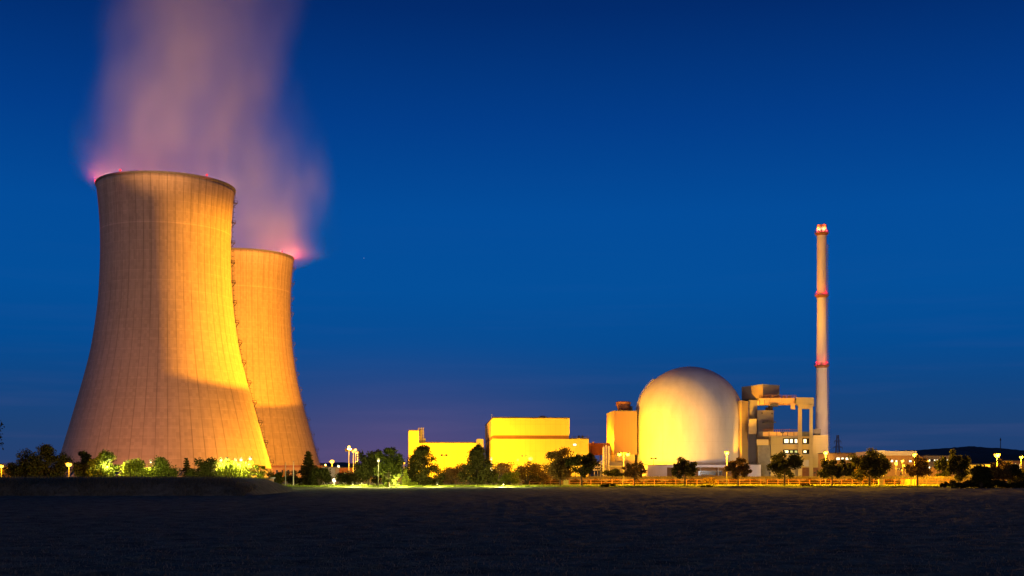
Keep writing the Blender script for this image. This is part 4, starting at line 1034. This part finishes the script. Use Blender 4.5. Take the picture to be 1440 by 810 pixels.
plant('round','round tree with dark top and lit green foot',147,636,38,240,'leaf',group=gl_,th=.08,n=3600,K=34)
plant('round','dark scrub tree between the slim and the round tree',130,648,22,256,'leaf_dark',group=gl_,th=.1,n=1200)
plant('shrub','orange lit bush beside the lamp at the far left edge',9,651,30,268,'leaf_rust',group=gl_,n=1200)
gg = 'green bushes at the foot of the near tower'
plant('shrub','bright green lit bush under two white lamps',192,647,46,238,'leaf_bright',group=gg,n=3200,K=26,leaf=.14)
plant('shrub','broad mid green bush right of the bright one',231,644,40,242,'leaf',group=gg,n=2800,K=24,leaf=.15)
plant('conifer','small narrow conifer before the near tower',262,645,18,244,'needle',group=gg,n=1800)
plant('shrub','low pale green bush right of the narrow conifer',270,660,12,236,'leaf',group=gg,n=600)
plant('shrub','dark bush left of the five white lamps',290,645,33,236,'leaf_dark',group=gg,n=2600,K=24,leaf=.15)
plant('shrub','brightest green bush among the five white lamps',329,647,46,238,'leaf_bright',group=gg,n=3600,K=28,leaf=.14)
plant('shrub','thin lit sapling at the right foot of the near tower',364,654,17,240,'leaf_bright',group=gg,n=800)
gb = 'bushes before the farther tower'
plant('shrub','green hedge bush left of the flagpoles',390,664,26,280,'leaf',group=gb,n=1500)
plant('shrub','dark bush behind the flagpoles',410,662,24,284,'leaf_dark',group=gb,n=1200)
plant('conifer','dark spruce before the edge of the farther tower',433,636,30,276,'needle',group=gb,n=3600)
plant('shrub','round dark tree right of the spruce',450,657,29,272,'leaf_dark',group=gb,n=2600,K=26,leaf=.15)
plant('shrub','long dark hedge bush below the floodlight masts',492,663,40,290,'leaf_dark',group=gb,n=2200,K=26)
plant('round','tall tree half lit green by the white lamp',547,631,36,258,'leaf_green_dark',th=.12,n=4200,K=34)
plant('round','dark tree behind the tall half green tree',530,634,22,285,'leaf_dark',th=.1,n=1800)
gw = 'bushes before the yellow halls'
plant('shrub','bright green lit shrub right of the tall half green tree',552,674,20,262,'leaf_bright',group=gw,n=900)
plant('conifer','small pale green conifer left of the ragged pine',571,660,13,264,'leaf_bright',group=gw,n=1100)
plant('shrub','low bright shrub at the foot of the small pale conifer',577,677,18,264,'leaf_bright',group=gw,n=700)
plant('shrub','low green shrub under the ragged left pine',610,673,24,280,'leaf',group=gw,n=900)
plant('shrub','dark reddish bush between the two ragged pines',636,657,36,300,'leaf_rust',group=gw,n=2200,K=24)
plant('shrub','dark bush just left of the pine between the halls',655,652,30,305,'leaf_dark',group=gw,n=1900,K=22)
plant('shrub','dark bush with its top against the big hall',704,649,34,312,'leaf_rust',group=gw,n=2000,K=24)
plant('shrub','lit green shrub round the pale lamp post',694,665,13,286,'leaf_bright',group=gw,n=700)
plant('shrub','lit green hedge left of the orange bushes',716,664,28,284,'leaf_bright',group=gw,n=2000,K=24)
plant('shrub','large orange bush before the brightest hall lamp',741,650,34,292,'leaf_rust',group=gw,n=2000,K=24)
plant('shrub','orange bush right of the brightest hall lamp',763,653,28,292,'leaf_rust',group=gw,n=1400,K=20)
plant('shrub','flat black shrub on the verge left of the small sparse tree',855,681.0,20,256,'leaf_dark',group='low shrubs on the verge',n=900)
plant('shrub','flat black shrub on the verge right of the dome tree',994,682.3,16,256,'leaf_dark',group='low shrubs on the verge',n=600)
plant('shrub','orange feathery shrub at the fence before the dome',998,672,18,290,'leaf_rust',group='low shrubs on the verge',n=700)
plant('shrub','flat shrub on the verge before the gantry legs',1134,680.5,17,262,'leaf_rust',group='low shrubs on the verge',n=700)
plant('shrub','low dark shrub on the verge below the beige office',1330,678,14,258,'leaf_dark',group='low shrubs on the verge',n=800)
plant('shrub','tuft of dark green shrub left of the annex shed',862,660,26,560,'leaf',group='shrubs inside the plant',n=900,leaf=.3)
plant('round','orange lit sapling left of the large dark street tree',1210,652,14,292,'leaf_rust',n=700,th=.2)
plant('round','dark green tree beside the beige office',1326,644,20,470,'leaf',n=1500,th=.1,leaf=.3)
plant('round','small dark tree between the ochre building and the chimney lamp',1196,652,20,420,'leaf_dark',n=1200,th=.15,leaf=.25)
# low dark hedge at the right edge
def hedge(label, x0, x1, ytop, Y, m, n):
    a,b_,h = X(x0,Y),X(x1,Y),Z(ytop,Y); T = Thing('hedge',label,'hedge',((a+b_)/2,Y,0))
    C = np.stack([nrg.uniform(a,b_,n), Y+nrg.normal(size=n)*.8, nrg.random(n)**.6*h],1)
    C[:,2] *= (.85+.25*np.sin(C[:,0]*1.3)+.1*np.sin(C[:,0]*3.7))
    T.part('foliage', MB().leaves(C,.16), mt[m])
    mb = MB()
    for i in range(14):
        x = a+(b_-a)*(i+.5)/14; mb.tube([(x,Y,0),(x+rng.uniform(-.3,.3),Y,h*.7)],.05,5)
    T.part('stems', mb, mt['bark'])
hedge('low black hedge along the verge at the far right',1338,1450,676,244,'leaf_dark',9000)
hedge('clipped brown hedge behind the left stretch of fence',735,790,674.8,299,'leaf_brown',9000)
hedge('clipped brown hedge behind the fence before the dome',801,1075,674.8,299,'leaf_brown',34000)
hedge('clipped brown hedge behind the right stretch of fence',1079,1265,674.8,299,'leaf_brown',24000)
# near tree whose twigs reach into the left edge
T = plant('round','near dark tree reaching into the photo only at the left edge',-72,552,116,150,'leaf_dark',th=.3,n=6000,K=46,leaf=.14)

# ------------------------------------------------------------------ sky, dusk glow
w = bpy.data.worlds.new('World'); scene.world = w; w.use_nodes = True
nt = w.node_tree; N = nt.nodes; L = nt.links
SE, SA = 3.0, 20.0            # the last glow, low behind the camera and to its left
bg = N['Background']; bg.inputs['Strength'].default_value = 1.0
sky = N.new('ShaderNodeTexSky'); sky.sky_type = 'NISHITA'; sky.sun_disc = False
sky.sun_elevation = R(SE); sky.sun_rotation = R(180+SA)
tc = N.new('ShaderNodeTexCoord'); s = N.new('ShaderNodeSeparateXYZ'); L.new(tc.outputs['Generated'], s.inputs[0])
el = M_(nt,'MULTIPLY', M_(nt,'ARCSINE', s.outputs[2]), 180/math.pi)
az = M_(nt,'MULTIPLY', M_(nt,'ARCTAN2', s.outputs[0], s.outputs[1]), 180/math.pi)
cr = N.new('ShaderNodeValToRGB'); L.new(M_(nt,'DIVIDE', el, 60, clamp=True), cr.inputs[0])
def srgb(r,g,b): return tuple(((c/255+.055)/1.055)**2.4 if c>10 else c/255/12.92 for c in (r,g,b))
keys = [(0,(38,62,108)),(2.2,(26,65,118)),(4,(12,68,130)),(6,(0,74,145)),(8.5,(0,78,153)),(12,(0,75,153)),(16,(0,60,137)),(21,(0,41,107)),(30,(2,26,76)),(60,(2,18,54))]
e = cr.color_ramp.elements
while len(e) < len(keys): e.new(.5)
for q,(d,c_) in zip(e,keys): q.position = d/60
for q,(d,c_) in zip(e,keys): q.color = (*srgb(*c_),1)
# town glow low over the horizon around the plant
da = M_(nt,'DIVIDE', M_(nt,'ADD', az, 5.5), 8.0); de_ = M_(nt,'DIVIDE', el, 3.2)
gl2 = M_(nt,'POWER', 2.718, M_(nt,'MULTIPLY', M_(nt,'ADD', M_(nt,'MULTIPLY',da,da), M_(nt,'MULTIPLY',de_,de_)), -1))
gcol = N.new('ShaderNodeVectorMath'); gcol.operation = 'SCALE'; gcol.inputs[0].default_value = (.085,.020,.030); L.new(gl2, gcol.inputs['Scale'])
add = N.new('ShaderNodeVectorMath'); add.operation = 'ADD'; L.new(cr.outputs[0], add.inputs[0]); L.new(gcol.outputs[0], add.inputs[1])
# thin cloud streaks
mp = N.new('ShaderNodeMapping'); mp.inputs['Scale'].default_value = (3,3,55); L.new(tc.outputs['Generated'], mp.inputs[0])
cn = N.new('ShaderNodeTexNoise'); cn.inputs['Scale'].default_value = 1.6; cn.inputs['Detail'].default_value = 4; L.new(mp.outputs[0], cn.inputs['Vector'])
cl = M_(nt,'MULTIPLY', M_(nt,'SUBTRACT', cn.outputs['Fac'], .52, clamp=True), M_(nt,'POWER', 2.718, M_(nt,'MULTIPLY', M_(nt,'ABSOLUTE', el), -.35)))
ccol = N.new('ShaderNodeVectorMath'); ccol.operation = 'SCALE'; ccol.inputs[0].default_value = (.12,.06,.08); L.new(cl, ccol.inputs['Scale'])
add2 = N.new('ShaderNodeVectorMath'); add2.operation = 'ADD'; L.new(add.outputs[0], add2.inputs[0]); L.new(ccol.outputs[0], add2.inputs[1])
# a few faint stars
vo = N.new('ShaderNodeTexVoronoi'); vo.inputs['Scale'].default_value = 16; L.new(tc.outputs['Generated'], vo.inputs['Vector'])
stv = M_(nt,'MULTIPLY', M_(nt,'LESS_THAN', vo.outputs['Distance'], .007), M_(nt,'GREATER_THAN', el, 5))
scol = N.new('ShaderNodeVectorMath'); scol.operation = 'SCALE'; scol.inputs[0].default_value = (.25,.28,.35); L.new(stv, scol.inputs['Scale'])
add3 = N.new('ShaderNodeVectorMath'); add3.operation = 'ADD'; L.new(add2.outputs[0], add3.inputs[0]); L.new(scol.outputs[0], add3.inputs[1])
# a trace of the physical sky
sk = N.new('ShaderNodeVectorMath'); sk.operation = 'MULTIPLY'; L.new(sky.outputs[0], sk.inputs[0]); sk.inputs[1].default_value = (.0005,.001,.002)
add4 = N.new('ShaderNodeVectorMath'); add4.operation = 'ADD'; L.new(add3.outputs[0], add4.inputs[0]); L.new(sk.outputs[0], add4.inputs[1])
L.new(add4.outputs[0], bg.inputs['Color'])
sl = bpy.data.lights.new('sun','SUN'); sl.energy = .34; sl.angle = R(25); sl.color = (1,.69,.58)
so = bpy.data.objects.new('sun', sl); col.objects.link(so)
d = Vector((math.sin(R(180+SA))*math.cos(R(SE)), math.cos(R(180+SA))*math.cos(R(SE)), math.sin(R(SE))))
so.rotation_euler = d.to_track_quat('Z','Y').to_euler(); so.location = d*200

# ------------------------------------------------------------------ camera, render settings
cd = bpy.data.cameras.new('camera'); cam = bpy.data.objects.new('camera', cd); col.objects.link(cam)
cam.location = (0,0,CZ); cam.rotation_euler = (R(90),0,0)
cd.sensor_width = 36; cd.lens = 36*F/1440; cd.shift_y = (HY-405)/1440; cd.clip_start = .5; cd.clip_end = 20000
scene.camera = cam
scene.render.engine = 'CYCLES'
vs = scene.view_settings; vs.view_transform = 'Standard'; vs.look = 'None'; vs.exposure = 0; vs.gamma = 1; vs.use_curve_mapping = False
cy = scene.cycles
cy.use_denoising = True
try: cy.denoiser = 'OPENIMAGEDENOISE'
except Exception: pass
cy.max_bounces = 6; cy.diffuse_bounces = 2; cy.glossy_bounces = 2; cy.transmission_bounces = 2; cy.volume_bounces = 1; cy.transparent_max_bounces = 6
cy.use_light_tree = True; cy.volume_max_steps = 96
cy.sample_clamp_indirect = 4
cy.caustics_reflective = False; cy.caustics_refractive = False
